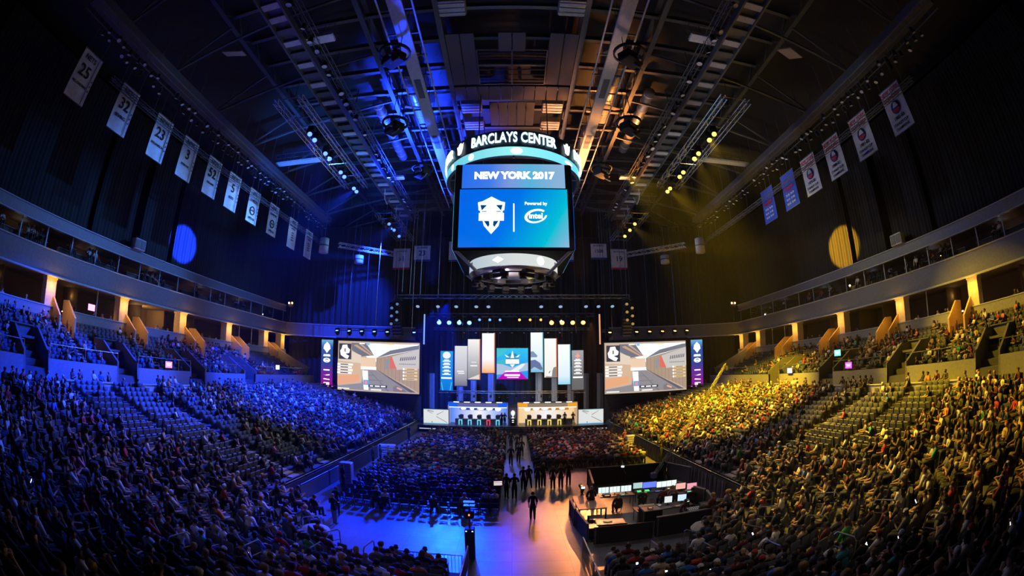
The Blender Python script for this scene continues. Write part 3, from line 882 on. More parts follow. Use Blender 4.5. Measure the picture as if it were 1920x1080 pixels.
# ------------------------------------------------------------------ small lights and screens of the suites
def tv(x, y, z, rz, col, strength, label, w=.9, h=.55):
    t = empty('television', (x, y, z), rz, label, 'television')
    m_ = MB(); m_.bev((0, .05, h/2), (w+.06, .06, h+.06), .015); m_.obj('case', M_BLACK, t)
    m_ = MB(); m_.box((0, .012, h/2), (w, .012, h)); m_.box((0, .004, h*.62), (w*.6, .006, h*.2)); m_.obj('screen', glow('screen_'+''.join('%02d' % int(c*99) for c in col), col, strength), t)
for y, z, col, st, sd, what in ((17.6, 13.75+.35, (.9,.75,.9), 3, -1, 'bright white screen glowing in the blue-side upper suite near the drape gap'), (22.9, 10.75, (.9,.25,.6), 3, -1, 'pink screen glowing in the second blue-side lower suite'),
    (13.3, 14.2, (.2,.4,1), 3, -1, 'blue screen glowing in the first blue-side upper suite'), (42.0, 14.4, (.8,.9,1), 4, 1, 'white screen glowing in a yellow-side upper suite near the stage'), (12.4, 14.5, (.5,.9,1), 4, 1, 'pale cyan screen in the first yellow-side upper suite'),
    (20.5, 14.2, (.1,.3,1), 3, 1, 'deep blue screen in the second yellow-side upper suite')):
    tv(sd*(SUITE_X+2.2), y, z-.1, -sd*PI/2, col, st, what)
def lamp(x, y, z, label, col=(1,.62,.22), st=14):
    t = empty('table_lamp', (x, y, z), 0, label, 'lamp', 'glowing lamps in the suites')
    m_ = MB(); m_.lathe([(.09, 0), (.09, .02), (.02, .04), (.02, .2), (0, .2)], n=10); m_.obj('base', M_STEEL, t)
    m_ = MB(); m_.lathe([(0, .17), (.07, .18), (.11, .24), (.07, .32), (0, .34)], n=10); m_.obj('lamp_shade', glow('lamp_glow_%d' % int(col[2]*99), col, st), t)
lr = random.Random(3)
for sd in (-1, 1):
    k = {True: 0, False: 0}
    for i in range(34):
        y = 8 + 50*i/34 + lr.uniform(-.6, .6); up = i % 3 == 0
        if min(abs(y-c) for c in COLS) < 1: continue
        k[up] += 1
        lamp(sd*(SUITE_X+lr.uniform(.9, 4.5)), y, (14.05 if up else 9.05)+.75, 'small warm lamp, %s-side %s suites, %s from the near end' % ('blue' if sd < 0 else 'yellow', 'upper' if up else 'lower', nth(k[up])), (1,.6,.2) if lr.random() < .8 else (.6,.75,1), lr.choice([6, 10, 18]))
        c = MB(); c.box((0, 0, .36), (.7, .7, .72)); c.box((0, 0, .735), (.9, .9, .03))
    for y in [21.3, 30.6, 39.8, 49.0, 12.2]:
        for z0, ln in ((9.0, 5.6), (14.0, 7.6)):
            t = empty('bar_counter', (sd*(SUITE_X+2.0), y, z0), 0, 'long bar counter in the %s-side %s suite, bay %s from near end' % ('blue' if sd < 0 else 'yellow', 'lower' if z0 < 10 else 'upper', nth(int((y-12)/9.2)+1)), 'counter')
            m_ = MB(); m_.box((0, 0, .45), (.5, ln, .9)); m_.obj('base', M_SUITEW, t)
            m_ = MB(); m_.bev((0, 0, .93), (.75, ln+.1, .06), .015); m_.obj('worktop', M_STEEL, t)
for sd, y, z, c in ((-1, 26.9, 6.75, (1,.25,.6)), (1, 27.8, 6.75, (.75,.1,.9)), (1, 29.3, 7.9, (.2,.8,1)), (1, 37.2, 6.6, (.75,.8,.8)), (-1, 46.5, 7.2, (.9,.85,.8))):
    t = empty('led_sign', (sd*(W0+15.55), y, z), -sd*PI/2, 'small %s lit sign on the %s tier wall rail' % ({.25: 'pink', .1: 'purple', .8: 'cyan' if c[0] < .5 else 'pale', .85: 'warm white'}[c[1]], LIT[sd]), 'sign')
    m_ = MB(); m_.bev((0, .04, .28), (.95, .08, .60), .02); m_.obj('case', M_BLACK, t)
    m_ = MB(); m_.box((0, -.01, .28), (.88, .02, .52)); m_.obj('panel', glow('sign_%d%d' % (int(c[0]*99), int(c[1]*99)), c, 1.6), t)
    m_ = MB(); m_.box((0, -.024, .36), (.6, .01, .07)); m_.box((0, -.024, .22), (.45, .01, .06)); m_.obj('lettering', glow('sign_white', (1,1,1), 2), t)
# exterior speaker-like boxes on the balcony edge
for sd, y in ((-1, 26.4), (1, 24.6)):
    t = empty('balcony_projector', (sd*(SUITE_X-.2), y, 16.78), -sd*PI/2, 'pale wire-fronted projector box on the %s balcony edge' % LIT[sd], 'projector')
    m_ = MB(); m_.bev((0, 0, .55), (1.5, .8, 1.0), .05); m_.obj('case', mat('pale_casing', (.5,.52,.55), .5), t)
    m_ = MB(); 
    for k in (-.35, .35): m_.box((k, -.43, .55), (.6, .04, .8))
    m_.obj('front_panel', mat('vent_dark', (.12,.13,.14), .6), t)
for sd in (-1, 1):
    t = empty('emergency_light', (sd*33.2, 58.3, 14.3), 0, 'twin amber emergency light on a mast at the %s balcony corner' % LIT[sd], 'light')
    m_ = MB(); m_.cyl((0, 0, 0), (0, 0, 2.2), .05, 6); m_.obj('mast', M_STEEL, t)
    m_ = MB(); m_.bev((0, 0, 2.6), (.9, .3, .8), .05); m_.obj('case', M_STEEL, t)
    for k in (-.28, .28): m_ = MB(); m_.lathe([(.0, -.16), (.10, -.17), (.12, -.22), (0, -.24)], (k, 0, 2.75), 10, 'Y'); m_.obj('bulb', glow('amber_bulb', (1,.5,.12), 25), t)
# ------------------------------------------------------------------ roof
M_DECK = mat('roof_deck', (.028,.028,.032), .8, scale=1.5)
M_RSTEEL = mat('roof_steel', (.13,.135,.15), .55, .3)
M_PANEL = mat('acoustic_panel', (.13,.125,.14), .95, scale=14)
M_PALE = mat('pale_sheet_steel', (.55,.56,.58), .5)
M_DUCT = mat('duct_metal', (.45,.44,.43), .4, .5)
b = MB(); n = 60
for i in range(n):
    x0, x1 = -38+76*i/n, -38+76*(i+1)/n
    z0, z1 = 35.5-.0028*x0*x0, 35.5-.0028*x1*x1
    b.quad((x0, -4, z0), (x0, 68, z0), (x1, 68, z1), (x1, -4, z1))
b.obj('ceiling', M_DECK, kind='structure', label='dark arched roof deck')
for y in np.arange(8, 68, 3.6):
    b = MB(); b.box((0, y, 33.75), (44, .16, .30)); b.box((0, y, 33.95), (44, .35, .05)); b.box((0, y, 33.55), (44, .35, .05)); b.obj('trim_purlin', M_RSTEEL, kind='structure')
for x in (-22, -11.2, -5.45, 5.45, 11.2, 22):
    b = MB(); b.box((x, 35, 32.8), (.42, 62, .10)); b.box((x, 35, 34.3), (.42, 62, .10))
    k = 0
    for y in np.arange(5, 66, 1.8):
        b.cyl((x, y, 32.8 if k % 2 else 34.3), (x, y+1.8, 34.3 if k % 2 else 32.8), .07, 5); k += 1
    b.obj('trim_roof_truss', M_RSTEEL, kind='structure', label='long steel roof truss')
for sd in (-1, 1):                               # sloping ties of the arch
    for y in np.arange(12, 64, 7.2):
        b = MB(); b.cyl((sd*11.2, y, 33), (sd*28, y, 29.5), .14, 6); b.cyl((sd*22, y, 32.8), (sd*28, y, 29.5), .12, 6); b.obj('trim_roof_tie', M_RSTEEL, kind='structure')
# acoustic panels over the middle bay
k = 0
for (x0, x1, y0, y1, nx) in ((-5.2, -2.9, 24.4, 31.4, 2), (2.9, 5.2, 24.4, 31.4, 2), (-1.1, 1.1, 24.4, 26.8, 2), (-5.2, 5.2, 31.6, 33.9, 10), (-2.2, 2.2, 34.2, 38.6, 5)):
    for i in range(nx):
        a, c = x0+(x1-x0)*i/nx, x0+(x1-x0)*(i+1)/nx; k += 1
        t = MB(); t.bev(((a+c)/2, (y0+y1)/2, 32.7), (c-a-.07, y1-y0-.1, .1), .03)
        t.obj('ceiling_panel', M_PANEL, None, 'dark acoustic panel of the middle roof bay, %s counted from the blue side' % nth(k), 'panel', 'acoustic panels under the roof')
t = empty('roof_louver', (0, 29, 32.8), 0, 'wide louvred vent between the acoustic panels of the roof', 'vent')
m_ = MB(); m_.box((0, -2.4, 0), (5.7, .1, .2)); m_.box((0, 2.4, 0), (5.7, .1, .2)); m_.box((-2.85, 0, 0), (.1, 4.8, .2)); m_.box((2.85, 0, 0), (.1, 4.8, .2)); m_.box((0, 0, 0), (.14, 4.8, .22)); m_.obj('frame', M_RSTEEL, t)
for y in np.arange(-1.9, 2, .75): m_ = MB(); m_.box((0, y, 0), (5.6, .14, .1), rx=R(30)); m_.obj('slat', M_RSTEEL, t)
for i, (x, y) in enumerate([(-4.3, 21.6), (4.3, 21.6), (-3.9, 35.3), (3.9, 35.3), (-3.9, 38.6), (3.9, 38.6)]):
    t = empty('air_handler', (x, y, 33.0), 0, 'pale ribbed air unit in the roof, %s pair from the near end, %s half' % (nth(i//2+1), 'blue' if x < 0 else 'orange'), 'air unit')
    m_ = MB(); m_.bev((0, 0, 0), (2.0, 1.7, .7), .08); m_.obj('casing', M_DUCT, t)
    for q in (-.5, 0, .5): m_ = MB(); m_.box((0, q, -.38), (1.9, .2, .05)); m_.obj('rib', M_PALE, t)
for i, (x, y, ln) in enumerate([(-9.2, 34, 9), (9.2, 33, 10), (-13.2, 40, 12), (13.0, 38, 12), (8.0, 43, 7), (-8.0, 45, 7), (17.5, 30, 12), (-17.5, 31, 12)]):
    t = empty('air_duct', (x, y, 33.2), 0, 'ribbed round duct under the %s roof, %s from the middle' % ('blue' if x < 0 else 'orange', nth(1+i//2)), 'duct')
    m_ = MB(); m_.lathe([(.0, -ln/2), (.5, -ln/2), (.5, ln/2), (0, ln/2)], n=14, axis='Y'); m_.obj('pipe', M_DUCT, t)
    for q in np.arange(-ln/2+.5, ln/2, 1.3): m_ = MB(); m_.lathe([(.5, q-.06), (.58, q), (.5, q+.06)], n=14, axis='Y'); m_.obj('collar', M_PALE, t)
for sd in (-1, 1):
    nm = 'blue' if sd < 0 else 'orange'
    # long flat hanging beams, one each side of the scoreboard
    t = empty('roof_beam', (sd*7.4, 34, 30), 0, 'long pale flat beam with two side tubes hanging on the %s side of the scoreboard' % nm, 'beam')
    m_ = MB(); m_.bev((0, 0, 0), (1.0, 42, .22), .04); m_.obj('deck', M_PALE, t)
    for k in (-1, 1): m_ = MB(); m_.cyl((k*1.15, -21, -.05), (k*1.15, 21, -.05), .07, 8); m_.obj('tube', M_PALE, t)
    m_ = MB()
    for y in np.arange(-20, 21, 2.5): m_.box((0, y, .18), (2.4, .12, .1)); m_.cyl((.0, y, .2), (0, y, 4), .03, 4)
    m_.obj('hanger', M_RSTEEL, t)
    for y in (-6, 3): m_ = MB(); m_.box((0, y, -.13), (.5, 2.6, .04)); m_.obj('grille', M_RSTEEL, t)
    # main catwalk with its ladder of ribs
    t = empty('catwalk', (sd*14.6, 34, 28.6), 0, 'main lighting catwalk with ribbed underside, %s side' % nm, 'catwalk')
    m_ = MB(); m_.box((-.75, 0, 0), (.14, 44, .5)); m_.box((.75, 0, 0), (.14, 44, .5)); m_.obj('girder', M_RSTEEL, t)
    m_ = MB(); m_.box((0, 0, .2), (1.5, 44, .06)); m_.obj('deck', M_RSTEEL, t)
    for y in np.arange(-21.5, 22, 1.3): m_ = MB(); m_.box((0, y, -.05), (1.4, .55, .12)); m_.obj('rib', M_PALE if int(y*10) % 2 else M_RSTEEL, t)
    m_ = MB()
    for k in (-.8, .8):
        for z in (.75, 1.25): m_.cyl((k, -22, z), (k, 22, z), .03, 5)
        for y in np.arange(-22, 22.1, 2.2): m_.cyl((k, y, .2), (k, y, 1.25), .025, 4); 
    for y in np.arange(-20, 21, 6): m_.cyl((0, y, .3), (0, y, 5), .05, 5)
    m_.obj('railing', M_RSTEEL, t)
    m_ = MB(); truss_mb(m_, (-sd*1.5, -22, .3), (-sd*1.5, 22, .3), .5, .5, .035, .9); m_.obj('lamp_rail', M_RSTEEL, t)
    m_ = MB()
    for y0, y1 in ((10.5, 13), (16, 18)): m_.path([(0, y0, -.2), (sd*.2, (y0*2+y1)/3, -1.1), (sd*.1, (y0+y1*2)/3, -1.5), (0, y1, -.3)], .045, 5)
    m_.obj('cable_loop', M_PALE, t)
    # side catwalk above the banners
    t = empty('catwalk', (sd*25.6, 30, 27.4), 0, 'outer catwalk carrying the long lamp rows above the %s-side banners' % nm, 'catwalk')
    m_ = MB(); m_.bev((0, 0, .35), (1.3, 46, .35), .06); m_.obj('deck', M_RSTEEL, t)
    m_ = MB(); m_.box((-sd*.66, 0, .55), (.08, 46, .5)); m_.obj('edge_plate', M_RSTEEL, t)
    m_ = MB()
    for k in (-.55, .55): m_.cyl((k, -23, -.25), (k, 23, -.25), .05, 6)
    for y in np.arange(-22, 23, 2): m_.cyl((-.55, y, -.25), (-.55, y, .3), .03, 4); m_.cyl((.55, y, -.25), (.55, y, .3), .03, 4); m_.cyl((0, y, .4), (0, y, 4.5), .03, 4)
    m_.obj('lamp_rail', M_RSTEEL, t)
    t = MB(); truss_mb(t, (sd*25.1, 12, 23.95), (sd*25.1, 52, 23.95), .35, .35, .03, .55)
    for y in np.arange(13, 52, 4.2): t.cyl((sd*25.1, y, 24.1), (sd*25.3, y, 27.3), .02, 4)
    t.obj('cable_truss', M_RSTEEL, None, 'thin dark lattice truss hanging before the %s-side banners' % nm, 'truss')
    # cross gangways with white undersides
    for i, (xa, xb, y, z) in enumerate([(11.8, 15.6, 19.6, 29.), (19.7, 25.6, 37.2, 29.), (12., 15.6, 43.0, 29.)]):
        t = empty('cross_gangway', (sd*(xa+xb)/2, y, z), 0, 'short cross gangway with a white underside, %s from the near end, %s side' % (nth(i+1), nm), 'gangway')
        m_ = MB(); m_.bev((0, 0, 0), (xb-xa, .8, .22), .03); m_.obj('deck', mat('white_sheet', (.80,.80,.82), .5), t)
        m_ = MB()
        for k in (-.38, .38):
            for q in (.5, 1.0): m_.cyl((-(xb-xa)/2, k, q), ((xb-xa)/2, k, q), .03, 5)
            for x in np.linspace(-(xb-xa)/2, (xb-xa)/2, 6): m_.cyl((x, k, 0), (x, k, 1.0), .025, 4)
        m_.obj('railing', M_RSTEEL, t)
    t = MB(); truss_mb(t, (sd*23., 52, 24.0), (sd*15.5, 58, 24.0), .55, .55, .05, .7); t.obj('corner_truss', M_PALE, None, 'pale diagonal truss across the far corner of the roof, %s side' % nm, 'truss')
    for i, (x, y, z, h) in enumerate([(24., 49.5, 23.2, 1.9), (20.8, 54.6, 22.6, 1.1)]):
        t = empty('hanging_drum', (sd*x, y, z), 0, '%s ribbed cylinder hanging by the corner truss, %s side' % ('large' if i == 0 else 'small', nm), 'drum')
        m_ = MB(); m_.lathe([(0, -h/2), (.62, -h/2), (.62, h/2), (0, h/2)], n=16); m_.obj('shell', M_PALE, t)
        m_ = MB(); m_.lathe([(.62, -.1), (.68, 0), (.62, .1)], n=16); m_.obj('hoop', M_RSTEEL, t); m_ = MB(); m_.cyl((0, 0, h/2), (0, 0, 9), .03, 5); m_.obj('cable', M_RSTEEL, t)
    # projectors with a maker's plate
    for i, (x, y, z) in enumerate([(9.6, 29.7, 27.2), (8.8, 38.0, 27.0), (7.9, 21.8, 28.)]):
        t = empty('projector', (sd*x, y, z), sd*R(38), 'black projector on a ring cradle, %s from the near end on the %s side' % (nth(2 if i == 0 else (3 if i == 1 else 1)), nm), 'projector')
        m_ = MB(); m_.bev((0, 0, 0), (1.5, 1.0, .75), .06); m_.obj('case', M_BLACK, t)
        m_ = MB(); m_.lathe([(1.0, .1), (1.12, .1), (1.12, .3), (1.0, .3)], (0, 0, .35), 18); m_.obj('ring', M_BLACK, t)
        m_ = MB(); m_.lathe([(0, -.65), (.2, -.68), (.24, -.5), (.24, -.4)], (.35, 0, 0), 12, 'Y'); m_.obj('lens', M_CHROME, t)
        m_ = MB(); m_.box((.5, -.2, -.55), (.7, .06, .5), rx=R(-30)); m_.obj('mirror', mat('blue_grey_panel', (.35,.42,.55), .3), t)
        if i < 2: q = text_obj('lettering', 'SONY', .34, mat('plate_white', (.75,.78,.85), .4), t, (-.05, -.512, .05), bold=.02)
        m_ = MB()
        for k in (-.6, .6): m_.cyl((k, 0, .4), (k*.3, 0, 6), .03, 4)
        m_.obj('cable', M_RSTEEL, t)
    for i, (x, y, z) in enumerate([(7.9, 25.2, 31.5), (8.9, 32.2, 31.0), (18., 17., 27.)]):
        t = empty('roof_reflector', (sd*x, y, z), R(20), 'tilted square panel hung under the roof, %s from the near end, %s side' % (nth([2, 3, 1][i]), nm), 'panel')
        m_ = MB(); m_.box((0, 0, 0), (1.5, 1.2, .08), rx=R(25)); m_.obj('board', mat('tan_board', (.5,.42,.30), .8), t); m_ = MB(); m_.cyl((0, 0, .04), (0, 0, 3), .02, 4); m_.obj('cable', M_RSTEEL, t)
# ------------------------------------------------------------------ lamps
M_LENS = mat('lens_glint_white', (.88,.90,.95), .3, .0, var=.05)  # whitish base colour stands in for glints on the lenses
def par_meshes():
    b = MB(); b.lathe([(0, .22), (.10, .22), (.13, .12), (.15, -.12), (.165, -.16), (.15, -.16)], n=12)
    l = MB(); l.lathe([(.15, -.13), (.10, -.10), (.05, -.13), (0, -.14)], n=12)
    y = MB(); y.path([(-.17, 0, 0), (-.19, 0, .3), (.19, 0, .3), (.17, 0, 0)], .018, 4); y.cyl((0, 0, .3), (0, 0, .5), .02, 4)
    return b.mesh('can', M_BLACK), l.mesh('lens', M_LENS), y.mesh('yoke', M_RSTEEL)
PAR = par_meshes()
def par(x, y, z, tilt, rz, label, group, s=1.):
    o = link('spotlight', PAR[0]); o.location = (x, y, z); o.rotation_euler = (tilt, 0, rz); o.scale = (s,)*3
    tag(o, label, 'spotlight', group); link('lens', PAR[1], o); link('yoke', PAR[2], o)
pr = random.Random(8)
for sd in (-1, 1):
    nm = 'blue' if sd < 0 else 'yellow'
    k = 0
    for i in range(46):
        y = 9.5 + i*.92
        for q in (-.5, .45):
            if pr.random() < .12: continue
            k += 1
            par(sd*(25.6)-q*sd, y+pr.uniform(-.2,.2)+(.4 if q > 0 else 0), 26.75-pr.uniform(0, .35), pr.uniform(-.5, .5), -sd*PI/2+pr.uniform(-.7, .7), 'black can spotlight on the %s-side outer catwalk, %s from the near end' % (nm, nth(k)), 'spotlights of the %s-side outer catwalk' % nm, pr.uniform(.9, 1.25))
    k = 0
    for i in range(30):
        y = 15 + i*1.3
        if pr.random() < .25: continue
        k += 1
        par(sd*13.1, y+pr.uniform(-.3, .3), 28.3+pr.uniform(-.2, .2), pr.uniform(-.5, .5), pr.uniform(0, 6), 'can spotlight with a bright lens on the %s-side main catwalk, %s from the near end' % (nm, nth(k)), 'spotlights of the %s-side main catwalk' % nm, pr.uniform(1.1, 1.7))
def mover_meshes():
    b = MB(); b.bev((0, 0, -.10), (.42, .32, .20), .04)
    y = MB(); y.box((-.22, 0, -.36), (.06, .16, .42)); y.box((.22, 0, -.36), (.06, .16, .42)); y.box((0, 0, -.2), (.44, .16, .06))
    h = MB(); h.lathe([(0, .26), (.13, .24), (.17, .1), (.17, -.22), (.18, -.26), (.16, -.26)], (0, 0, -.5), 14)
    l = MB(); l.lathe([(.16, -.24), (.10, -.27), (0, -.28)], (0, 0, -.5), 14)
    return b.mesh('base', M_BLACK), y.mesh('yoke', M_BLACK), h.mesh('head', M_BLACK), l
MV = mover_meshes()
LENS_ME = {}
def mover(x, y, z, label, color, strength, group=None, s=1., aim=None):
    t = empty('moving_light', (x, y, z), 0, label, 'stage light', group); t.scale = (s,)*3
    link('base', MV[0], t); link('yoke', MV[1], t)
    h = link('head', MV[2], t)
    key = (color, strength)
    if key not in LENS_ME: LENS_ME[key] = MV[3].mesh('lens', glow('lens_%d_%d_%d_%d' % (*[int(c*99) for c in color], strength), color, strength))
    l = link('lens', LENS_ME[key], h)
    if aim is not None:
        d = (Vector(aim)-Vector((x, y, z-.5*s))).normalized()
        q = Vector((0, 0, -1)).rotation_difference(d)
        M = Matrix.Translation((0, 0, -.5)) @ q.to_matrix().to_4x4() @ Matrix.Translation((0, 0, .5))
        h.matrix_local = M
    return t
BLUE, YEL, ORA = (.10,.22,1.), (1.,.74,.10), (1.,.36,.06)
for sd, col, nm in ((-1, BLUE, 'blue'), (1, YEL, 'yellow')):
    for ya, yb, xi in ((22.5, 39., 15.0), (47, 58., 14.2)):
        t = empty('lighting_truss', (sd*(xi+1), (ya+yb)/2, 26.3), 0, 'ladder-like lighting truss with %s lamps, %s one of that side' % (nm, 'near' if ya < 30 else 'far'), 'truss')
        for k in (-1, 1):
            m_ = MB(); truss_mb(m_, (k*1.05, -(yb-ya)/2, 0), (k*1.05, (yb-ya)/2, 0), .4, .4, .045, .8); m_.obj('truss_beam', M_CHROME, t)
        m_ = MB()
        for y in np.linspace(-(yb-ya)/2, (yb-ya)/2, 7): m_.cyl((-1.05, y, 0), (1.05, y, 0), .04, 5)
        for y in (-(yb-ya)/2+1, (yb-ya)/2-1): m_.cyl((0, y, 0), (0, y, 6), .03, 4)
        m_.obj('cross_bar', M_CHROME, t)
    for i, y in enumerate([26.6, 27.6, 30.0, 31.0, 33.8, 34.8, 37.6, 38.4]):
        mover(sd*15.7, y, 26.25, 'bright %s moving light on the near truss, %s from the near end' % (nm, nth(i+1)), col, 3, '%s moving lights on the near truss' % nm, 1.25, (sd*10, y-12, 12))
    for i, y in enumerate([48.6, 51.0, 53.6]):
        mover(sd*15.0, y, 26.25, '%s moving light on the far truss, %s from the near end' % (nm, nth(i+1)), col, 3 if sd > 0 else 2, '%s moving lights on the far truss' % nm, 1.3, (sd*8, y-14, 12))
# ------------------------------------------------------------------ retired-number and championship banners
M_BANW = mat('banner_cloth', (.72,.73,.76), .9, scale=3)
M_BANB = mat('banner_blue', (.03,.09,.50), .9, scale=3)
M_INK = mat('banner_ink', (.015,.015,.03), .8)
M_RED = mat('banner_red', (.62,.04,.06), .8)
M_NAVY = mat('banner_navy', (.02,.04,.28), .8)
def banner(x, y, z0, z1, w, rz, label, lines, cloth, ink, stripe=True, logo=None, edge=None):
    t = empty('banner', (x, y, z0), rz, label, 'banner')
    h = z1-z0
    m_ = MB(); nx, nz = 10, 8
    def wv(u, v): return .04*math.sin(u*9+v*2)*(1-.6*v)
    P = [[(-w/2+w*i/nx, wv(i/nx, j/nz), h*j/nz) for i in range(nx+1)] for j in range(nz+1)]
    for j in range(nz):
        for i in range(nx):
            m_.quad(P[j][i], P[j][i+1], P[j+1][i+1], P[j+1][i]); 
            a = [(p[0], p[1]+.02, p[2]) for p in (P[j][i], P[j+1][i], P[j+1][i+1], P[j][i+1])]; m_.quad(*a)
    m_.obj('cloth', cloth, t)
    m_ = MB(); m_.cyl((-w/2-.05, 0, h), (w/2+.05, 0, h), .04, 6); m_.obj('rod', M_RSTEEL, t); m_ = MB(); m_.cyl((-w/2, 0, 0), (w/2, 0, 0), .03, 6); m_.obj('rod', M_RSTEEL, t)
    for k in (-.8, .8): m_ = MB(); m_.cyl((k*w/2, 0, h), (k*w/2, 0, h+(2.6 if abs(x) > 25 else 6.)), .015, 4); m_.obj('cable', M_RSTEEL, t)
    for (txt, size, zz, c) in lines:
        text_obj('lettering', txt, size, c or ink, t, (-.12*stripe, -.065, zz*h), bold=.015)
    if stripe:
        m_ = MB(); m_.box((w/2-.32, -.06, h/2), (.05, .01, h*.98)); m_.obj('stripe', ink, t)
        for zz in (.30, .40, .50): m_ = MB(); star(m_, w/2-.15, zz*h, .10, -.065); m_.obj('star', ink, t)
    if logo == 'ring':
        m_ = MB(); m_.lathe([(.34, -.06), (.46, -.07), (.46, -.08), (.34, -.08)], (0 -.1, 0, h*.36), 24, 'Y'); m_.obj('emblem', ink, t)
        text_obj('lettering', 'NETS', .2, ink, t, (-.1, -.075, h*.36), bold=.02)
    if logo == 'round':
        m_ = MB(); m_.lathe([(0, -.07), (.50, -.07), (.50, -.06)], (0, 0, h*.52), 24, 'Y'); e_ = m_.obj('emblem', M_NAVY, t)
        m_ = MB(); m_.slab([(-.42, h*.52-.2), (0, h*.52-.42), (.42, h*.52-.2), (.2, h*.52-.05), (0, h*.52-.12), (-.2, h*.52-.05)], -.085, -.075); m_.obj('emblem_band', M_RED, e_)
        m_ = MB(); m_.slab([(-.3, h*.52+.02), (.3, h*.52+.02), (.12, h*.52+.4), (-.12, h*.52+.4)], -.085, -.075); m_.obj('emblem_band', M_BANW, e_)
    if edge: m_ = MB(); m_.box((0, -.06, .12), (w, .012, .24)); m_.obj('hem', edge, t)
    return t
def star(m_, cx, cz, r, y):
    pts = []
    for i in range(10):
        a = PI/2+i*PI/5; q = r if i % 2 == 0 else r*.42; pts.append((cx+q*math.cos(a), cz+q*math.sin(a)))
    m_.slab(pts, y-.005, y)
LB = [(9.95, 'NETS', '25', 'MELCHIONNI'), (14.8, 'NETS', '32', 'ERVING'), (19.5, 'NETS', '23', 'WILLIAMSON'), (23.4, 'NETS', '3', 'PETROVIC'), (27.3, 'NETS', '52', 'WILLIAMS'), (30.9, 'NETS', '5', 'KIDD')]
for i, (y, a, b_, c) in enumerate(LB):
    banner(-26, y, 21.5, 25, 2.05, PI/2, 'white retired-number banner reading %s, %s from near end of blue side' % (b_, nth(i+1)), [(a, .5, .86, None), (b_, 1.15, .58, None), (c, .34 if len(c) < 7 else .25, .32, None)], M_BANW, M_INK)
for y, a in ((34.9, '1973-74'), (39.2, '1975-76')):
    banner(-26, y, 21.5, 25, 2.05, PI/2, 'white ring-emblem championship banner reading %s on blue side, the %s one' % (a, 'nearer' if y < 36 else 'farther'), [('ABA', .5, .86, None), ('CHAMPIONS', .25, .66, None), (a, .36, .12, None)], M_BANW, M_INK, True, 'ring')
for y, a in ((44.1, 'EASTERN CONFERENCE'), (48.7, 'ATLANTIC DIVISION')):
    banner(-26, y, 21.4, 25, 2.05, PI/2, 'white banner with small lines of writing, %s from the far end on the blue side' % ('second' if y < 46 else 'nearest'), [('NETS', .4, .88, None)] + [(q, .17, zz, None) for q, zz in ((a, .74), ('CHAMPIONS', .66), ('2001-02', .52), ('2002-03', .44), ('2003-04', .36), ('2005-06', .28))], M_BANW, M_INK, False)
for i, (y, a) in enumerate(((15.1, '1982-83'), (19.6, '1981-82'), (23.6, '1980-81'), (27.4, '1979-80'))):
    banner(26, y, 21.8, 25.3, 2.3, -PI/2, 'white hockey championship banner reading %s, %s from near end of yellow side' % (a, nth(i+1)), [('NEW YORK', .42, .90, M_RED), ('ISLANDERS', .38, .76, M_RED), (a, .36, .30, None), ('STANLEY CUP', .27, .18, None), ('CHAMPIONS', .27, .08, None)], M_BANW, M_INK, False, 'round')
for y, a, w_ in ((31.1, 'DIVISION', 'nearer'), (35.2, 'CONFERENCE', 'farther')):
    banner(26, y, 21.8, 25.3, 2.4, -PI/2, 'blue hockey banner with rows of white years, the %s of the two' % w_, [('ISLANDERS', .34, .58, M_RED), (a, .22, .50, M_RED), ('77-78  78-79', .28, .38, M_BANW), ('80-81  81-82', .28, .26, M_BANW), ('82-83  83-84', .28, .14, M_BANW)], M_BANB, M_BANW, False, 'none')
for i, (x0, x1, z0, z1, tx, lab, cl) in enumerate([(-17.8, -15.2, 22.8, 26.0, '31', 'white banner reading 31 with a red hem beyond the blue-side trusses', 0), (-14.6, -12.1, 24., 26.4, '23', 'white banner reading 23 beyond the blue-side trusses', 1), (-9.3, -6.9, 23.9, 27.0, '22', 'white banner reading 22 half hidden behind the scoreboard, blue side', 1), (11.7, 14.1, 24.3, 26.7, '1500', 'white banner reading 1500 beyond the yellow-side trusses', 1), (14.7, 17.2, 22.8, 25.9, '19', 'white banner reading 19 with a red hem beyond the yellow-side trusses', 0), (6.9, 9.1, 23.9, 26.6, '9', 'white banner reading 9 half hidden behind the scoreboard, orange side', 1)]):
    banner((x0+x1)/2, 61.4, z0, z1, x1-x0, 0, lab, [('ISLANDERS', .33, .86, M_NAVY), (tx, 1.1 if len(tx) < 3 else .7, .5, M_NAVY)], M_BANW, M_NAVY, False, None, M_RED if cl == 0 else M_NAVY)
# vertical rigging cables
k = 0
for x, y, z0, z1 in [(-12.9, 53, 17.6, 33), (-11.6, 53.3, 17.6, 33), (-9.4, 54, 15.5, 33), (-8.2, 56.5, 13, 33), (-6.5, 57, 12.5, 33), (9.3, 54, 15.5, 33), (11.4, 53.3, 17.6, 33), (12.8, 53, 17.6, 33), (6.6, 57, 12.5, 33), (8.4, 56.5, 13, 33), (-22, 55, 12, 29), (-18, 55, 12, 30), (-13, 55.2, 12, 31), (22, 55, 12, 29), (18, 55, 12, 30), (13, 55.2, 12, 31), (-14.2, 54, 18, 33), (14.2, 54, 18, 33), (-3.1, 57, 13.5, 33), (3.1, 57, 13.5, 33)]:
    k += 1
    t = MB(); t.cyl((x, y, z0), (x*.99, y, z1), .028, 5); t.obj('rigging_cable', M_CHROME, None, 'thin vertical rigging cable above the stage, %s in order of hanging' % nth(k), 'cable', 'rigging cables')
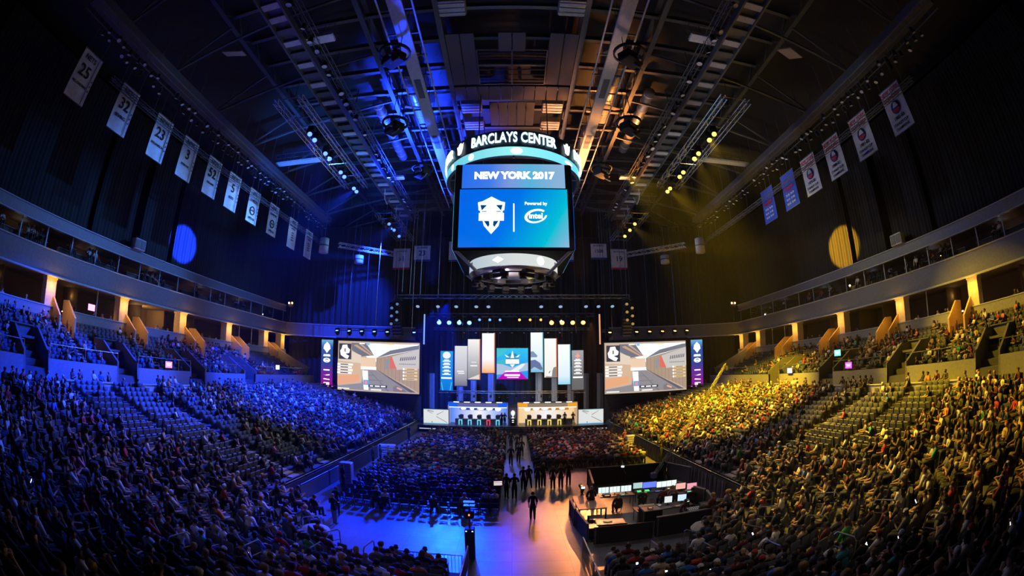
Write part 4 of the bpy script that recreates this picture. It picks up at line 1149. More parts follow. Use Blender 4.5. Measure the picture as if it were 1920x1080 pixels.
# ------------------------------------------------------------------ centre-hung scoreboard
WHITE = glow('led_white', (1, 1, 1), 1.6)
def bend(v, r, z0=0.):
    """letters laid out flat wrapped round a ring of radius r; x becomes the angle"""
    return [((r-y)*math.sin(x/r), -(r-y)*math.cos(x/r), z+z0) for x, y, z in v]
def ring_band(m_, r, z0, z1, th=.25, n=72, a0=-PI, a1=PI, flare=0., inner=0):
    for i in range(n):
        m_.cur = 0
        t0, t1 = a0+(a1-a0)*i/n, a0+(a1-a0)*(i+1)/n
        def P(t, rr, z): return (rr*math.sin(t), -rr*math.cos(t), z)
        m_.quad(P(t0, r, z0), P(t1, r, z0), P(t1, r+flare, z1), P(t0, r+flare, z1))
        m_.cur = inner
        m_.quad(P(t1, r-th, z0), P(t0, r-th, z0), P(t0, r-th, z1), P(t1, r-th, z1))
        m_.quad(P(t0, r-th, z0), P(t1, r-th, z0), P(t1, r, z0), P(t0, r, z0))
        m_.quad(P(t0, r+flare, z1), P(t1, r+flare, z1), P(t1, r-th, z1), P(t0, r-th, z1))
def blob(m_, r, a, z, w, h, n=14, th=.03):
    """an oval plate lying on the ring"""
    vs = [(a*r, -th, z)] + [(a*r+w/2*math.cos(t), -th, z+h/2*math.sin(t)) for t in (2*PI*i/n for i in range(n))]
    m_.add(bend(vs, r), [(0, i+1, (i+1) % n+1) for i in range(n)])
SB = empty('scoreboard', (.12, 36, 16), 0, 'big centre-hung scoreboard with ring ribbons and lit video faces', 'scoreboard')
M_SBK = mat('scoreboard_black', (.015,.016,.02), .45)
m_ = MB(); m_.bev((0, 0, 4.78), (9.3, 9.3, 7.26), .12); m_.obj('housing', mat('housing_matt', (.008,.008,.01), .9, spec=.1), SB)
m_ = MB(); ring_band(m_, 6.0, 9.28, 10.75, .3, flare=.12); ring1 = m_.obj('sign_ring', mat('sign_ring_navy', (.012,.02,.05), .4), SB)
M_SIGN = glow('sign_letters', (.60,.95,1.), 2.2)
for a0 in (0, PI/2, PI, -PI/2):
    v, f = text_mesh('BARCLAYS CENTER', 1.22, bold=.012, spacing=1.02, depth=.05)
    w_ = max(p[0] for p in v)-min(p[0] for p in v); k_ = 7.1/w_
    v = [(x*k_, y-.10, z*1.06) for x, y, z in v]
    v = bend(v, 6.06, 10.02)
    c_, s_ = math.cos(a0), math.sin(a0)
    m_ = MB(); m_.add([(x*c_-y*s_, x*s_+y*c_, z) for x, y, z in v], f); m_.obj('lettering', M_SIGN, ring1)
for a in (-.80, .80):                    # bright crest shapes between the names
    m_ = MB()
    pts = [(-.10,.55),(.14,.62),(.30,.38),(.52,.55),(.45,-.05),(.28,-.5),(0,-.62),(-.32,-.5),(-.36,-.1),(-.5,.35),(-.28,.30)]
    vs = [(a*6.06+x*.85, -.12, 10.0+z*.95) for x, z in pts]
    m_.add(bend([(a*6.06, -.12, 10.)]+vs, 6.06), [(0, (i+1) % 11+1, i+1) for i in range(11)]); m_.obj('crest', WHITE, ring1)
m_ = MB(); ring_band(m_, 6.0, 8.46, 9.26, .3, inner=1); rib = m_.obj('ribbon_display', [gradient_screen('ribbon_teal', [(0., (.10,.45,.60)), (.5, (.25,.72,.72)), (1., (.12,.62,.80))], 0, 1.3, (.5,0,0), .09), M_SBK], SB)
for a, w_, h_ in ((.04, .95, .62), (-.60, .6, .62), (-1.02, .5, .6), (.86, 1.1, .34), (1.25, .8, .4)): m_ = MB(); blob(m_, 6.0, a, 8.86, w_, h_); m_.obj('logo', WHITE, rib)
for a in np.arange(0, 2*PI, PI/4):
    m_ = MB(); m_.box((5.2*math.sin(a), -5.2*math.cos(a), 9.2), (.16, 1.5, .16), rz=a); m_.box((5.75*math.sin(a), -5.75*math.cos(a), 9.5), (.12, .12, 2.3), rz=a); m_.obj('ring_bracket', M_STEEL, SB)
# video faces
M_FACE = gradient_screen('main_face_picture', [(0., (.0,.12,.78)), (.42, (.0,.17,.80)), (.60, (.0,.36,.72)), (.72, (.0,.52,.66)), (.85, (.19,.46,.70)), (1., (.36,.47,.70))], R(-28), 1.0, (.5,0,.12), .085, noise=.10)
M_FACE2 = gradient_screen('title_face_picture', [(0., (.0,.13,.85)), (.38, (.05,.20,.82)), (.55, (.20,.32,.74)), (.75, (.10,.45,.72)), (1., (.26,.45,.70))], 0, 1.0, (.5,0,0), .115, noise=.2)
for a, front in ((0, True), (PI/2, False), (PI, False), (-PI/2, False)):
    g = MB(); g.box((0, -.03, 2.42), (8.4, .06, 4.75)); fo = g.obj('video_face', M_FACE, SB); fo.location = (4.66*math.sin(a), -4.66*math.cos(a), 1.3-1.35+.0); fo.rotation_euler = (0, 0, a)
    fo.location.z = 1.32
    g = MB(); g.box((0, -.03, 0), (8.15, .06, 2.1)); ti = g.obj('title_face', M_FACE2, SB); ti.location = (4.66*math.sin(a), -4.66*math.cos(a), 7.28); ti.rotation_euler = (0, 0, a)
    o = text_obj('lettering', 'NEW YORK 2017', .82, WHITE, ti, (.05, -.08, .0), bold=.06, spacing=1.02)
    # crest on the left, divider, maker's mark on the right
    q = MB(); q.slab([(-1.05,1.2),(-.72,1.28),(0,1.68),(.72,1.28),(1.05,1.2),(.98,.55),(.86,.5),(.86,-.25),(.66,-.30),(.56,-.72),(0,-1.38),(-.56,-.72),(-.66,-.30),(-.86,-.25),(-.86,.5),(-.98,.55)], -.09, -.06)
    q.box((0, -.085, .0), (1.92, .03, .62)); e = q.obj('crest', WHITE, fo); e.location = (-1.70, 0, 2.45)
    q = MB(); MI = glow('crest_blue', (.0,.10,.42), .55)
    for k in (-1, 1):
        q.slab([(k*.86, .98), (k*.74, .52), (k*.34, .96)][::-k], -.105, -.095); q.slab([(k*.56, -.34), (k*.17, -.34), (k*.13, -.66), (k*.24, -.84)][::-k], -.105, -.095); q.box((k*.55, -.10, .43), (.36, .01, .06))
    e2 = q.obj('crest_detail', MI, fo); e2.location = (-1.70, 0, 2.45)
    q = MB(); q.box((.02, -.085, 2.4), (.09, .03, 2.3)); q.obj('divider', WHITE, fo)
    text_obj('lettering', 'Powered by', .36, WHITE, fo, (1.72, -.08, 3.55), bold=.02)
    q = MB(); n = 40; c_, s_ = math.cos(R(14)), math.sin(R(14))
    def el(t, a_, b_, dx=0, dz=0):
        x, z = a_*math.cos(t)+dx, b_*math.sin(t)+dz
        return (1.70+x*c_-z*s_, 2.52+x*s_+z*c_)
    for i in range(n):
        t0, t1 = R(28)+R(318)*i/n, R(28)+R(318)*(i+1)/n
        A, B, C, D = el(t0, .88, .56), el(t1, .88, .56), el(t1, .70, .42, .03, -.02), el(t0, .70, .42, .03, -.02)
        q.add([(A[0], -.085, A[1]), (B[0], -.085, B[1]), (C[0], -.085, C[1]), (D[0], -.085, D[1])], [(0, 1, 2, 3)])
    q.obj('logo_swirl', WHITE, fo)
    text_obj('lettering', 'intel', .62, WHITE, fo, (1.70, -.08, 2.52), bold=.03)
# lower ring with its struts and the cluster of speakers
m_ = MB(); ring_band(m_, 3.73, .22, 1.18, .25, inner=1); lr_ = m_.obj('lower_ribbon', [gradient_screen('lower_ribbon_grey', [(0., (.32,.42,.48)), (.5, (.52,.56,.55)), (1., (.58,.60,.56))], 0, 1.3, (.5,0,0), .13), M_SBK], SB)
m_ = MB(); blob(m_, 3.73, -.33, .7, .95, .52, 4); m_.obj('logo', WHITE, lr_)
m_ = MB(); blob(m_, 3.73, .60, .7, .72, .72); m_.obj('logo', WHITE, lr_)
for kx in (-1, 1):
    for ky in (-1, 1):
        m_ = MB(); m_.cyl((kx*4.5, ky*4.5, 1.3), (kx*2.7, ky*2.7, -.25), .13, 8); m_.obj('strut', M_PALE, SB)
        for q in (.3, .5, .7):
            m_ = MB(); m_.cyl((kx*(4.5-1.8*q), ky*(4.5-1.8*q), 1.3-1.55*q), (kx*(4.2-1.3*q), ky*(2.6), 1.3-.9*q), .05, 6); m_.obj('brace', M_PALE, SB)
m_ = MB(); m_.lathe([(0, .45), (3.3, .45), (3.3, .6), (0, .6)], n=32); m_.obj('underside_plate', mat('satin_plate', (.62,.62,.64), .35, .5), SB)
m_ = MB(); ring_band(m_, 3.55, -.28, -.18, .10); m_.obj('speaker_rail', M_STEEL, SB)
for i in range(14):
    a = 2*PI*(i+.5)/14
    m_ = MB(); m_.bev((0, 0, 0), (.62, .5, .42), .05); m_.lathe([(.05, -.15), (.26, -.28), (.30, -.36), (0, -.36)], n=12); o = m_.obj('speaker', M_BLACK, SB); o.location = (3.25*math.sin(a), -3.25*math.cos(a), -.35); o.rotation_euler = (0, 0, a)
for i in range(4):
    a = PI/4+i*PI/2
    m_ = MB(); m_.bev((0, 0, 0), (1.0, .6, .7), .05); o = m_.obj('camera_box', M_BLACK, SB); o.location = (1.7*math.sin(a), -1.7*math.cos(a), .1); o.rotation_euler = (0, 0, a)
for kx in (-1, 1):
    for ky in (-1, 1): m_ = MB(); m_.cyl((kx*3, ky*3, 9.6), (kx*3, ky*3, 17.5), .05, 6); m_.obj('hoist_cable', M_STEEL, SB)
# ------------------------------------------------------------------ big side screens showing the match
def poly_screen(fo, shapes, w, h, off=.03):
    for i, (name, pts, c, st) in enumerate(shapes):
        q = MB(); y = -off-.004*i
        P = [((u-.5)*w, y, (.5-v)*h) for u, v in pts]
        n = len(P); a_ = sum(P[k][0]*P[(k+1) % n][2]-P[(k+1) % n][0]*P[k][2] for k in range(n))
        q.add(P if a_ > 0 else P[::-1], [tuple(range(n))])
        q.obj(name, glow('pic_%02d%02d%02d_%d' % (int(c[0]*99), int(c[1]*99), int(c[2]*99), int(st*10)), c, st*1.22), fo)
def rect(u0, v0, u1, v1): return [(u0, v0), (u1, v0), (u1, v1), (u0, v1)]
W_, TAN_, TAN2, GREY_, DARK_, SKY_ = (.90,.88,.84), (.52,.36,.24), (.58,.40,.27), (.30,.29,.31), (.05,.05,.07), (.82,.90,.92)
GAME = [('wall_shade', rect(0, 0, 1, 1), (.55,.42,.32), .9), ('sky', [(.17,.03),(1,.03),(1,.22),(.5,.40),(.42,.38)], SKY_, 1.), ('canopy_roof', [(.17,.03),(.36,.03),(.46,.27),(.30,.30),(.18,.18)], (.16,.17,.21), .9),
 ('beam', [(.24,.06),(.44,.27),(.42,.28),(.20,.08)], (.55,.33,.22), .9), ('beam', [(.30,.04),(.46,.26),(.45,.27),(.27,.05)], (.50,.34,.26), .9), ('house', [(.18,.20),(.30,.28),(.30,.50),(.0,.40),(0,.36),(.18,.37)], (.66,.55,.45), 1.),
 ('far_house', [(.30,.32),(.48,.32),(.48,.52),(.30,.52)], (.72,.52,.36), 1.), ('bright_gap', rect(.28, .50, .50, .56), (.92,.85,.78), 1.1), ('long_wall', [(.49,.32),(1,.12),(1,.99),(.92,.90),(.49,.55)], (.36,.26,.19), 1.)] + [('plank_line', [(.50+i*.045, .325+.19*0+.0-(i*.018)), (.503+i*.045, .325-(i*.018)), (.503+i*.045, .56+i*.038), (.50+i*.045, .56+i*.038)], (.22,.16,.12), .9) for i in range(11)] + [('roof_edge', [(.49,.32),(.66,.16),(1,.04),(1,.12),(.66,.24)], (.17,.18,.22), .9),
 ('pale_wall', [(.68,.28),(1,.12),(1,.50),(.74,.54)], (.50,.47,.45), 1.), ('window', [(.60,.34),(.65,.33),(.65,.52),(.60,.54)], (.27,.28,.31), .9), ('red_sign', [(.655,.29),(.675,.28),(.74,.52),(.655,.52)], (.62,.14,.10), 1.), ('street', [(.34,.56),(.49,.56),(.92,.98),(.0,.98),(0,.92),(.31,.84)], (.27,.25,.27), .9), ('kerb_line', [(.49,.55),(.50,.55),(.97,.98),(.90,.98)], (.12,.11,.13), .9), ('street_line', [(.42,.60),(.43,.60),(.66,.98),(.63,.98)], (.20,.19,.20), .9), ('street_line', [(.37,.66),(.47,.66),(.48,.68),(.37,.68)], (.21,.20,.21), .9), ('street_line', [(.39,.76),(.57,.76),(.58,.78),(.39,.78)], (.21,.20,.21), .9),
 ('sandy_wall', [(0,.40),(.30,.44),(.30,.82),(0,.90)], TAN2, 1.), ('rust_wall', [(0,.72),(.28,.66),(.28,.80),(0,.90)], (.70,.34,.18), 1.), ('bollard', [(.32,.58),(.39,.58),(.40,.97),(.34,.97)], W_, 1.), ('blue_crate', rect(.335, .77, .405, .87), (.12,.30,.60), 1.), ('crate_label', rect(.35, .79, .385, .85), (.75,.25,.20), 1.),
 ('hand', [(.70,.98),(.70,.88),(.74,.85),(.84,.94),(.86,.98)], (.20,.18,.20), .9), ('sleeve', [(.75,.88),(.81,.92),(.80,.95),(.74,.91)], (.72,.35,.28), 1.), ('map_box', rect(.015, .05, .175, .37), DARK_, .8), ('map', [(.06,.08),(.12,.07),(.13,.13),(.16,.17),(.15,.24),(.10,.26),(.15,.30),(.13,.36),(.10,.35),(.04,.29),(.03,.20),(.05,.15)], (.85,.86,.85), 1.05), ('map', rect(.085, .15, .105, .22), (.25,.26,.30), .9)]
for k in range(4): GAME += [('team_bar', rect(0, .455+k*.057, .20-.012*(k % 2), .495+k*.057), W_, 1.05), ('team_text', rect(.04, .465+k*.057, .14, .485+k*.057), DARK_, .8), ('team_bar', rect(.84, .50+k*.065, .985, .54+k*.065), (.70,.52,.26), 1.), ('team_text', rect(.86, .512+k*.065, .95, .527+k*.065), (.22,.17,.12), .9), ('team_icon', rect(.815, .50+k*.065, .835, .54+k*.065), W_, 1.05)]
GAME += [('caption_box', rect(.40, .86, .63, .91), DARK_, .8), ('caption', rect(.42, .872, .46, .897), W_, 1.), ('caption', rect(.48, .872, .54, .897), W_, 1.), ('caption', rect(.555, .872, .61, .897), W_, 1.), ('caption', rect(.43, .945, .56, .97), W_, 1.05), ('caption', rect(.01, .955, .16, .975), W_, 1.05), ('score', rect(.28, .03, .35, .05), W_, 1.1), ('score', rect(.45, .03, .55, .06), (.80,.84,.95), 1.1), ('score', rect(.62, .03, .71, .05), (.85,.60,.30), 1.1), ('score', rect(.91, .03, .985, .055), W_, 1.2), ('score', rect(.37, .02, .41, .07), (.25,.45,.9), 1.)]
GAME += [('scribble', [(.78+i*.024, .36-i*.004), (.79+i*.024, .29-i*.004), (.80+i*.024, .29-i*.004), (.795+i*.024, .355-i*.004)], (.12,.12,.15), .8) for i in range(8)] + [('scribble', [(.77+i*.022, .43), (.785+i*.022, .405), (.79+i*.022, .43)], (.2,.2,.22), .8) for i in range(9)]
for sd in (-1, 1):
    nm = 'blue' if sd < 0 else 'yellow'
    S = empty('video_screen', (sd*17.6, 55, 8.25), 0, 'giant video screen with the game picture beside the %s stand' % nm, 'screen')
    m_ = MB(); m_.box((0, .25, 0), (11.9, .4, 7.1)); m_.obj('frame', M_BLACK, S)
    m_ = MB(); m_.box((0, .03, 0), (11.5, .04, 6.65)); fo = m_.obj('display', glow('pic_base', (.5,.42,.35), .6), S)
    poly_screen(fo, GAME, 11.4, 6.55)
    m_ = MB(); truss_mb(m_, (-6, .3, 4.9), (6, .3, 4.9), .3, .3, .04, .7); m_.obj('truss', M_STEEL, S)
    m_ = MB()
    for x in (-5.5, -2, 2, 5.5): m_.cyl((x, .3, 4), (x, .3, 24), .03, 4)
    m_.obj('cable', M_STEEL, S)
    col = BLUE if sd < 0 else ORA
    for i in range(7):
        mover(sd*(12.6+i*1.82), 54.9, 13.25, '%s moving light on top of the %s-side screen, %s from the stage' % ('blue' if sd < 0 else 'amber', nm, nth(i+1)), (.12,.3,1.) if sd < 0 else (1.,.50,.14), 6, '%s lamps over the side screen' % nm, 1.3, (sd*(12+i*2), 46, 30))
    P = empty('pylon_banner', (sd*25.75, 56.6, 5.2), 0, 'tall narrow lit banner, blue above and purple below, beside the %s-side screen' % nm, 'banner')
    m_ = MB(); m_.box((0, 0, 3.25), (1.8, .12, 6.5)); m_.obj('panel', gradient_screen('pylon_picture', [(0., (.30,.0,.28)), (.3, (.14,.02,.32)), (.5, (.02,.05,.30)), (.85, (.02,.10,.40)), (1., (.15,.45,.75))], R(90), 1., (0,0,0), .154), P)
    m_ = MB(); m_.box((0, -.03, 0), (2.0, .2, .1)); m_.obj('rail', glow('pink_rail', (.8,.3,.6), .9), P)
    q = MB(); q.slab([(-.45,.5),(0,.95),(.45,.5),(.55,.0),(.35,-.15),(0,-.6),(-.35,-.15),(-.55,.0)], -.09, -.07); e = q.obj('crest', WHITE, P); e.location = (0, 0, 5.25)
    q = MB(); q.box((0, -.08, 4.42), (1.0, .02, .09)); q.box((0, -.08, 4.25), (1.1, .02, .14)); 
    q.box((0, -.08, 2.28), (.95, .02, .16)); q.slab([(-.5,1.6),(-.1,1.55),(0,1.62),(.5,1.68),(.5,1.56),(0,1.5)], -.09, -.07); q.slab([(-.5,.95),(-.4,1.1),(.5,1.0),(.5,.9)], -.09, -.07); q.box((0, -.08, .38), (.9, .02, .34)); q.obj('logo', WHITE, P)
    q = MB(); q.lathe([(.34, -.07), (.52, -.08), (.52, -.09), (.34, -.09)], (0, 0, 0), 20, 'Y'); e = q.obj('logo_oval', WHITE, P); e.scale = (1.05, 1, .62); e.location = (0, 0, 3.65)
    text_obj('lettering', 'intel', .42, WHITE, P, (0, -.09, 3.65), bold=.02)
    for k in (-.8, .8): m_ = MB(); m_.cyl((k, 0, 6.5), (k, 0, 20), .025, 4); m_.obj('cable', M_STEEL, P)
# ------------------------------------------------------------------ stage
M_STAGE = mat('stage_deck', (.10,.105,.12), .35, scale=4)
ST = empty('stage', (0.15, 60, 0), 0, 'wide low stage with dark skirt and central steps at the far end', 'stage')
m_ = MB(); m_.box((0, 0, .80), (27, 9, .2)); m_.obj('deck', M_STAGE, ST)
m_ = MB(); m_.box((0, -4.2, .35), (26.6, .3, .7)); m_.obj('front_skirt', M_BLACK, ST)
for i in range(4): m_ = MB(); m_.box((0, -4.75-i*.32, .68-i*.18), (3.6, .34, .06)); m_.box((0, -4.75-i*.32, .34-i*.09), (3.5, .1, .68-i*.18)); m_.obj('step', M_STEEL, ST)
for k in (-1, 1): m_ = MB(); m_.bev((k*10.4, -4.6, .45), (3.6, .35, .3), .04); m_.obj('light_bar', M_STEEL, ST); m_ = MB(); m_.box((k*10.4, -4.79, .47), (3.3, .03, .10)); m_.obj('tube', glow('bar_glow', (.7,.75,.8), .8), ST)
def booth(x0, x1, col, wall, rim, nm, label):
    B = empty('team_booth', ((x0+x1)/2, 57.2, .9), 0, label, 'booth')
    w = x1-x0
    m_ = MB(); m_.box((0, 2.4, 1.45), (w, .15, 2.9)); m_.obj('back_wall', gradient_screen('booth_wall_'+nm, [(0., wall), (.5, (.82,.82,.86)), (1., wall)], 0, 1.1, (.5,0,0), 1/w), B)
    m_ = MB(); m_.box((0, .4, 2.68), (w, .35, .62)); m_.obj('canopy', glow('booth_fascia_'+nm, (.13,.14,.36) if nm == 'blue' else (.30,.23,.17), .9), B)  # dim glow put in the canopy in place of lamps lighting it
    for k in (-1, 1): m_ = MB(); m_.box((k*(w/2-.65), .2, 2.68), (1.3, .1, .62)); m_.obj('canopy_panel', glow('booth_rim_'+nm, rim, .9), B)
    m_ = MB(); m_.box((0, 1.3, 2.94), (w, 2.3, .08)); m_.obj('roof', M_BLACK, B)
    m_ = MB(); m_.box((0, .45, 2.33), (w, .25, .14)); m_.obj('light_strip', glow('strip_'+nm, tuple(min(1, c*.4+.65) for c in rim), 2.), B)
    m_ = MB(); m_.box((.2, 2.28, 1.95), (w*.72, .06, .38)); m_.obj('sponsor_strip', glow('sponsor_'+nm, tuple(c*.8 for c in rim), .7), B)
    for k, (ww, hh) in zip(np.linspace(-w*.27, w*.33, 5), ((.85,.3), (.62,.36), (1.05,.28), (1.0,.36), (.85,.6))):
        kk = k if nm == 'blue' else -k
        m_ = MB(); n = 12 if hh > .5 else 6
        m_.slab([(kk+ww/2*math.cos(t), 1.95+hh/2*math.sin(t)*(1 if n == 12 else 1.1)) for t in (2*PI*i/n+.2 for i in range(n))], 2.18, 2.24); m_.obj('sponsor_logo', WHITE, B)
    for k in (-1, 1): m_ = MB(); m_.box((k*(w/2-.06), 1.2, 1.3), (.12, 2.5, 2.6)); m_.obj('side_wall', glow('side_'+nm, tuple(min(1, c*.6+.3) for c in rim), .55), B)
    for k in np.linspace(-w*.36, w*.36, 5): m_ = MB(); m_.bev((k, .1, 3.02), (.75, .12, .08), .02); m_.obj('top_lamp', glow('top_lamp', (1,1,1), 3), B)
    D = empty('player_desk', ((x0+x1)/2+.1, 57.3, .9), 0, 'long player desk with glowing arches inside the %s booth' % nm, 'desk')
    m_ = MB(); m_.box((0, .2, .74), (w*.78, .9, .06)); m_.obj('desk_top', M_STEEL, D)
    m_ = MB(); m_.box((0, -.1, .36), (w*.78, .08, .72)); m_.obj('front_panel', mat('desk_panel', (.22,.22,.26), .5), D)
    xs = np.linspace(-w*.30, w*.32, 5) if nm == 'blue' else np.linspace(-w*.32, w*.18, 4)
    for i, k in enumerate(xs):
        c = ((.15,.65,.85) if nm == 'blue' else (1.,.72,.15)) if not (nm == 'blue' and i == 3) else (.9,.05,.08)
        m_ = MB(); m_.slab([(k-.24,0),(k-.24,.72),(k+.24,.72),(k+.24,0),(k+.13,0),(k+.13,.58),(k-.13,.58),(k-.13,0)][::-1], -.20, -.14); m_.obj('glow_arch', glow('arch_%d' % int(c[0]*99), c, 1.3), D)
    for i, k in enumerate(xs):
        X_ = (x0+x1)/2+.1+k
        M = empty('monitor', (X_, 57.45, 1.67), 0, 'player monitor on the %s booth desk, %s from its outer end' % (nm, nth((i+1) if nm == 'blue' else len(xs)-i)), 'monitor', 'player monitors of the %s booth' % nm)
        m_ = MB(); m_.bev((0, 0, .32), (.58, .05, .36), .015); m_.obj('case', M_STEEL, M); m_ = MB(); m_.cyl((0, 0, 0), (0, 0, .16), .03, 6); m_.box((0, 0, .01), (.24, .18, .02)); m_.obj('stand', M_STEEL, M)
        person('lap', (X_, 58.35, .9), PI, (.03,.05,.10) if nm == 'blue' else (.05,.04,.05), (.02,.02,.03), None, 'hair', None, 1.0, 'seated player with headset place at the %s booth desk, %s from its outer end' % (nm, nth((i+1) if nm == 'blue' else len(xs)-i)))
        C = empty('gaming_chair', (X_, 58.35, .9), PI, 'high-backed gaming chair in the %s booth, %s from its outer end' % (nm, nth((i+1) if nm == 'blue' else len(xs)-i)), 'chair', 'gaming chairs of the %s booth' % nm)
        m_ = MB(); m_.bev((0, -.28, .85), (.5, .12, .8), .05, rx=R(-8)); m_.obj('backrest', M_BLACK, C); m_ = MB(); m_.bev((0, 0, .42), (.5, .5, .1), .04); m_.obj('seat_pan', M_BLACK, C); m_ = MB(); m_.cyl((0, 0, .04), (0, 0, .4), .04, 6)
        for t in range(5): m_.cyl((0, 0, .06), (.28*math.cos(t*1.257), .28*math.sin(t*1.257), .03), .025, 5)
        m_.obj('base', M_STEEL, C)
    return B
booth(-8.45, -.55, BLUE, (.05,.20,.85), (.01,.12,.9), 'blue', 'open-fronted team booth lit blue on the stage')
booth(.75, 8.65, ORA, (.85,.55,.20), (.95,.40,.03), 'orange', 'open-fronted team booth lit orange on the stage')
for x, z_, nm, pose in ((-1.35, PI, 'dark clothes standing at the inner end of the blue booth', 'stand'), (-.95, PI*.9, 'blue-black jacket standing beside the blue booth opening', 'folded'), (6.9, PI, 'black clothes standing at the outer part of the orange booth', 'stand'), (8.0, PI*1.1, 'dark clothes at the outer end of the orange booth', 'folded')):
    person(pose, (x, 56.9, .9), z_, (.02,.025,.05), (.015,.015,.02), (.01,.01,.01), 'hair', None, 1.0, 'person in %s' % nm)
T = empty('trophy_plinth', (.12, 56.6, .9), 0, 'black plinth with a silver cup, its shine put in as glow, between the two booths', 'trophy')
m_ = MB(); m_.box((0, .4, 1.4), (1.0, .12, 2.9)); m_.obj('back_panel', mat('plinth_grey', (.20,.20,.24), .5), T)
m_ = MB(); m_.bev((0, 0, .5), (.62, .5, 1.0), .04); m_.obj('plinth', M_BLACK, T)
m_ = MB(); m_.box((0, -.27, .75), (.25, .03, .1)); m_.box((0, -.27, .5), (.25, .03, .08)); m_.obj('lettering', WHITE, T)
m_ = MB(); m_.lathe([(0, 1.0), (.2, 1.0), (.2, 1.06), (.05, 1.12), (.06, 1.3), (.24, 1.5), (.27, 1.8), (.12, 2.02), (0, 2.05)], n=16); m_.obj('cup', glow('cup_painted_light', (.8,.82,.88), 1.2), T)  # cup emits in place of the light that falls on it
for sd in (-1, 1):
    nm = 'blue' if sd < 0 else 'orange'
    x = -10.0 if sd < 0 else 10.4
    S = empty('stage_screen', (x, 56.9, 1.9), 0, 'low white screen with dark map lines beside the %s booth' % nm, 'screen')
    m_ = MB(); m_.box((0, .1, 0), (3.5, .14, 2.1)); m_.obj('frame', M_BLACK, S); m_ = MB(); m_.box((0, .0, 0), (3.35, .06, 1.95)); fo = m_.obj('display', glow('map_white', (.80,.82,.80), .95), S)
    SH = [('map_line', [(.50,.50),(.53,.48),(.96,.88),(.93,.90)], (.28,.27,.24), .8), ('map_line', [(.52,.36),(.80,.10),(.82,.11),(.54,.40)], (.30,.30,.28), .8), ('map_line', [(.15,.08),(.37,.28),(.34,.30),(.13,.12)], (.32,.32,.32), .8), ('map_line', [(.17,.05),(.42,.14),(.40,.18),(.18,.10)], (.2,.2,.2), .8), ('blue_edge', rect(.0, .94, 1, 1), (.15,.45,.75), .9), ('blue_edge', rect(.0, 0, 1, .03), (.15,.55,.65), .9), ('blue_mark', rect(.33, .82, .36, .94), (.15,.2,.3), .8)]
    poly_screen(fo, SH, 3.35, 1.95, .035)
# hanging lit banners and the middle screen
def hung(x, ztop, w, h, label, stops, shapes=(), edge=None, rot=R(90), scale=1.):
    B = empty('hanging_screen', (x, 57, ztop-h), 0, label, 'screen')
    m_ = MB(); m_.box((0, .05, h/2), (w, .10, h)); fo = m_.obj('display', gradient_screen('hung_%d' % int(x*10), stops, rot if rot else 0, 1.35, (0,0,0), 1/h), B)
    m_ = MB(); m_.box((0, -.03, 0), (w+.25, .18, .09)); m_.box((0, -.0, h), (w+.1, .14, .07)); m_.obj('rail', M_CHROME, B)
    if edge: m_ = MB(); m_.box((w/2, 0, h/2), (.12, .16, h)); m_.obj('edge_glow', glow('edge_%d%d' % (int(edge[0]*9), int(edge[2]*9)), edge, .8), B)
    for k in (-1, 1): m_ = MB(); m_.cyl((k*w*.45, .05, h), (k*w*.45, .05, h+2.), .025, 4); m_.obj('cable', M_STEEL, B)
    for i, (n_, pts, c, st) in enumerate(shapes):
        q = MB(); P = [((u-.5)*w, -.012-.006*i, (1-v)*h) for u, v in pts]; n = len(P)
        a_ = sum(P[k][0]*P[(k+1) % n][2]-P[(k+1) % n][0]*P[k][2] for k in range(n)); q.add(P if a_ > 0 else P[::-1], [tuple(range(n))])
        q.obj(n_, glow('pic_%02d%02d%02d_%d' % (int(c[0]*99), int(c[1]*99), int(c[2]*99), int(st*10)), c, st), fo)
    return B
def oval(u, v, a, b, n=16): return [(u+a*math.cos(2*PI*i/n), v+b*math.sin(2*PI*i/n)) for i in range(n)]
LINES = [('text_line', [(.5-w_, v), (.5+w_, v), (.5+w_, v+.022), (.5-w_, v+.022)], (.95,.95,.95), 1.2) for v, w_ in ((.22,.2),(.25,.32),(.30,.22),(.33,.3),(.38,.2),(.41,.33),(.47,.2),(.50,.33),(.55,.18),(.58,.34))] + [('text_bar', rect(.08, .66, .92, .70), (.95,.95,.95), 1.2)]
G = (.52,.53,.56)
hung(-8.6, 10.7, 1.65, 5.3, 'blue hanging screen with a white medallion and name lines, lowest at the blue end', [(0, (.0,.14,.5)), (1, (.02,.25,.62))], [('medallion', oval(.5, .11, .32, .09), (.8,.85,.9), 1.1)] + LINES + [('arch_line', [(.05,.78),(.12,.78),(.25,1),(.18,1)], (.1,.5,.8), 1.), ('arch_line', [(.95,.78),(.88,.78),(.75,1),(.82,1)], (.1,.5,.8), 1.)])
hung(-6.7, 11.4, 1.65, 5.35, 'pale grey hanging screen fading darker, second from the blue end', [(0, (.12,.12,.16)), (.45, (.42,.42,.45)), (1, (.58,.58,.60))], [('text_line', rect(.2, .62, .75, .645), (.9,.9,.9), 1.1), ('text_line', rect(.28, .67, .78, .69), (.95,.95,.95), 1.1)])
hung(-5.0, 12.3, 1.6, 5.4, 'grey hanging screen with a pale slanted foot, third from the blue end', [(0, (.2,.2,.2)), (.4, (.36,.36,.37)), (1, (.72,.70,.68))], [('slant_foot', [(0,.98),(.95,.86),(1,.98)], (.8,.72,.62), 1.), ('text_line', rect(.3, .56, .72, .575), (.9,.9,.9), 1.1), ('text_line', rect(.22, .64, .78, .665), (.95,.95,.95), 1.1)], (.75,.18,.08))
hung(-3.1, 13.1, 1.65, 5.3, 'white hanging screen turning orange at its foot, tallest on the blue side', [(0, (.80,.28,.10)), (.10, (.85,.45,.25)), (.35, (.76,.72,.72)), (1, (.74,.75,.78))], [], (.7,.10,.10))
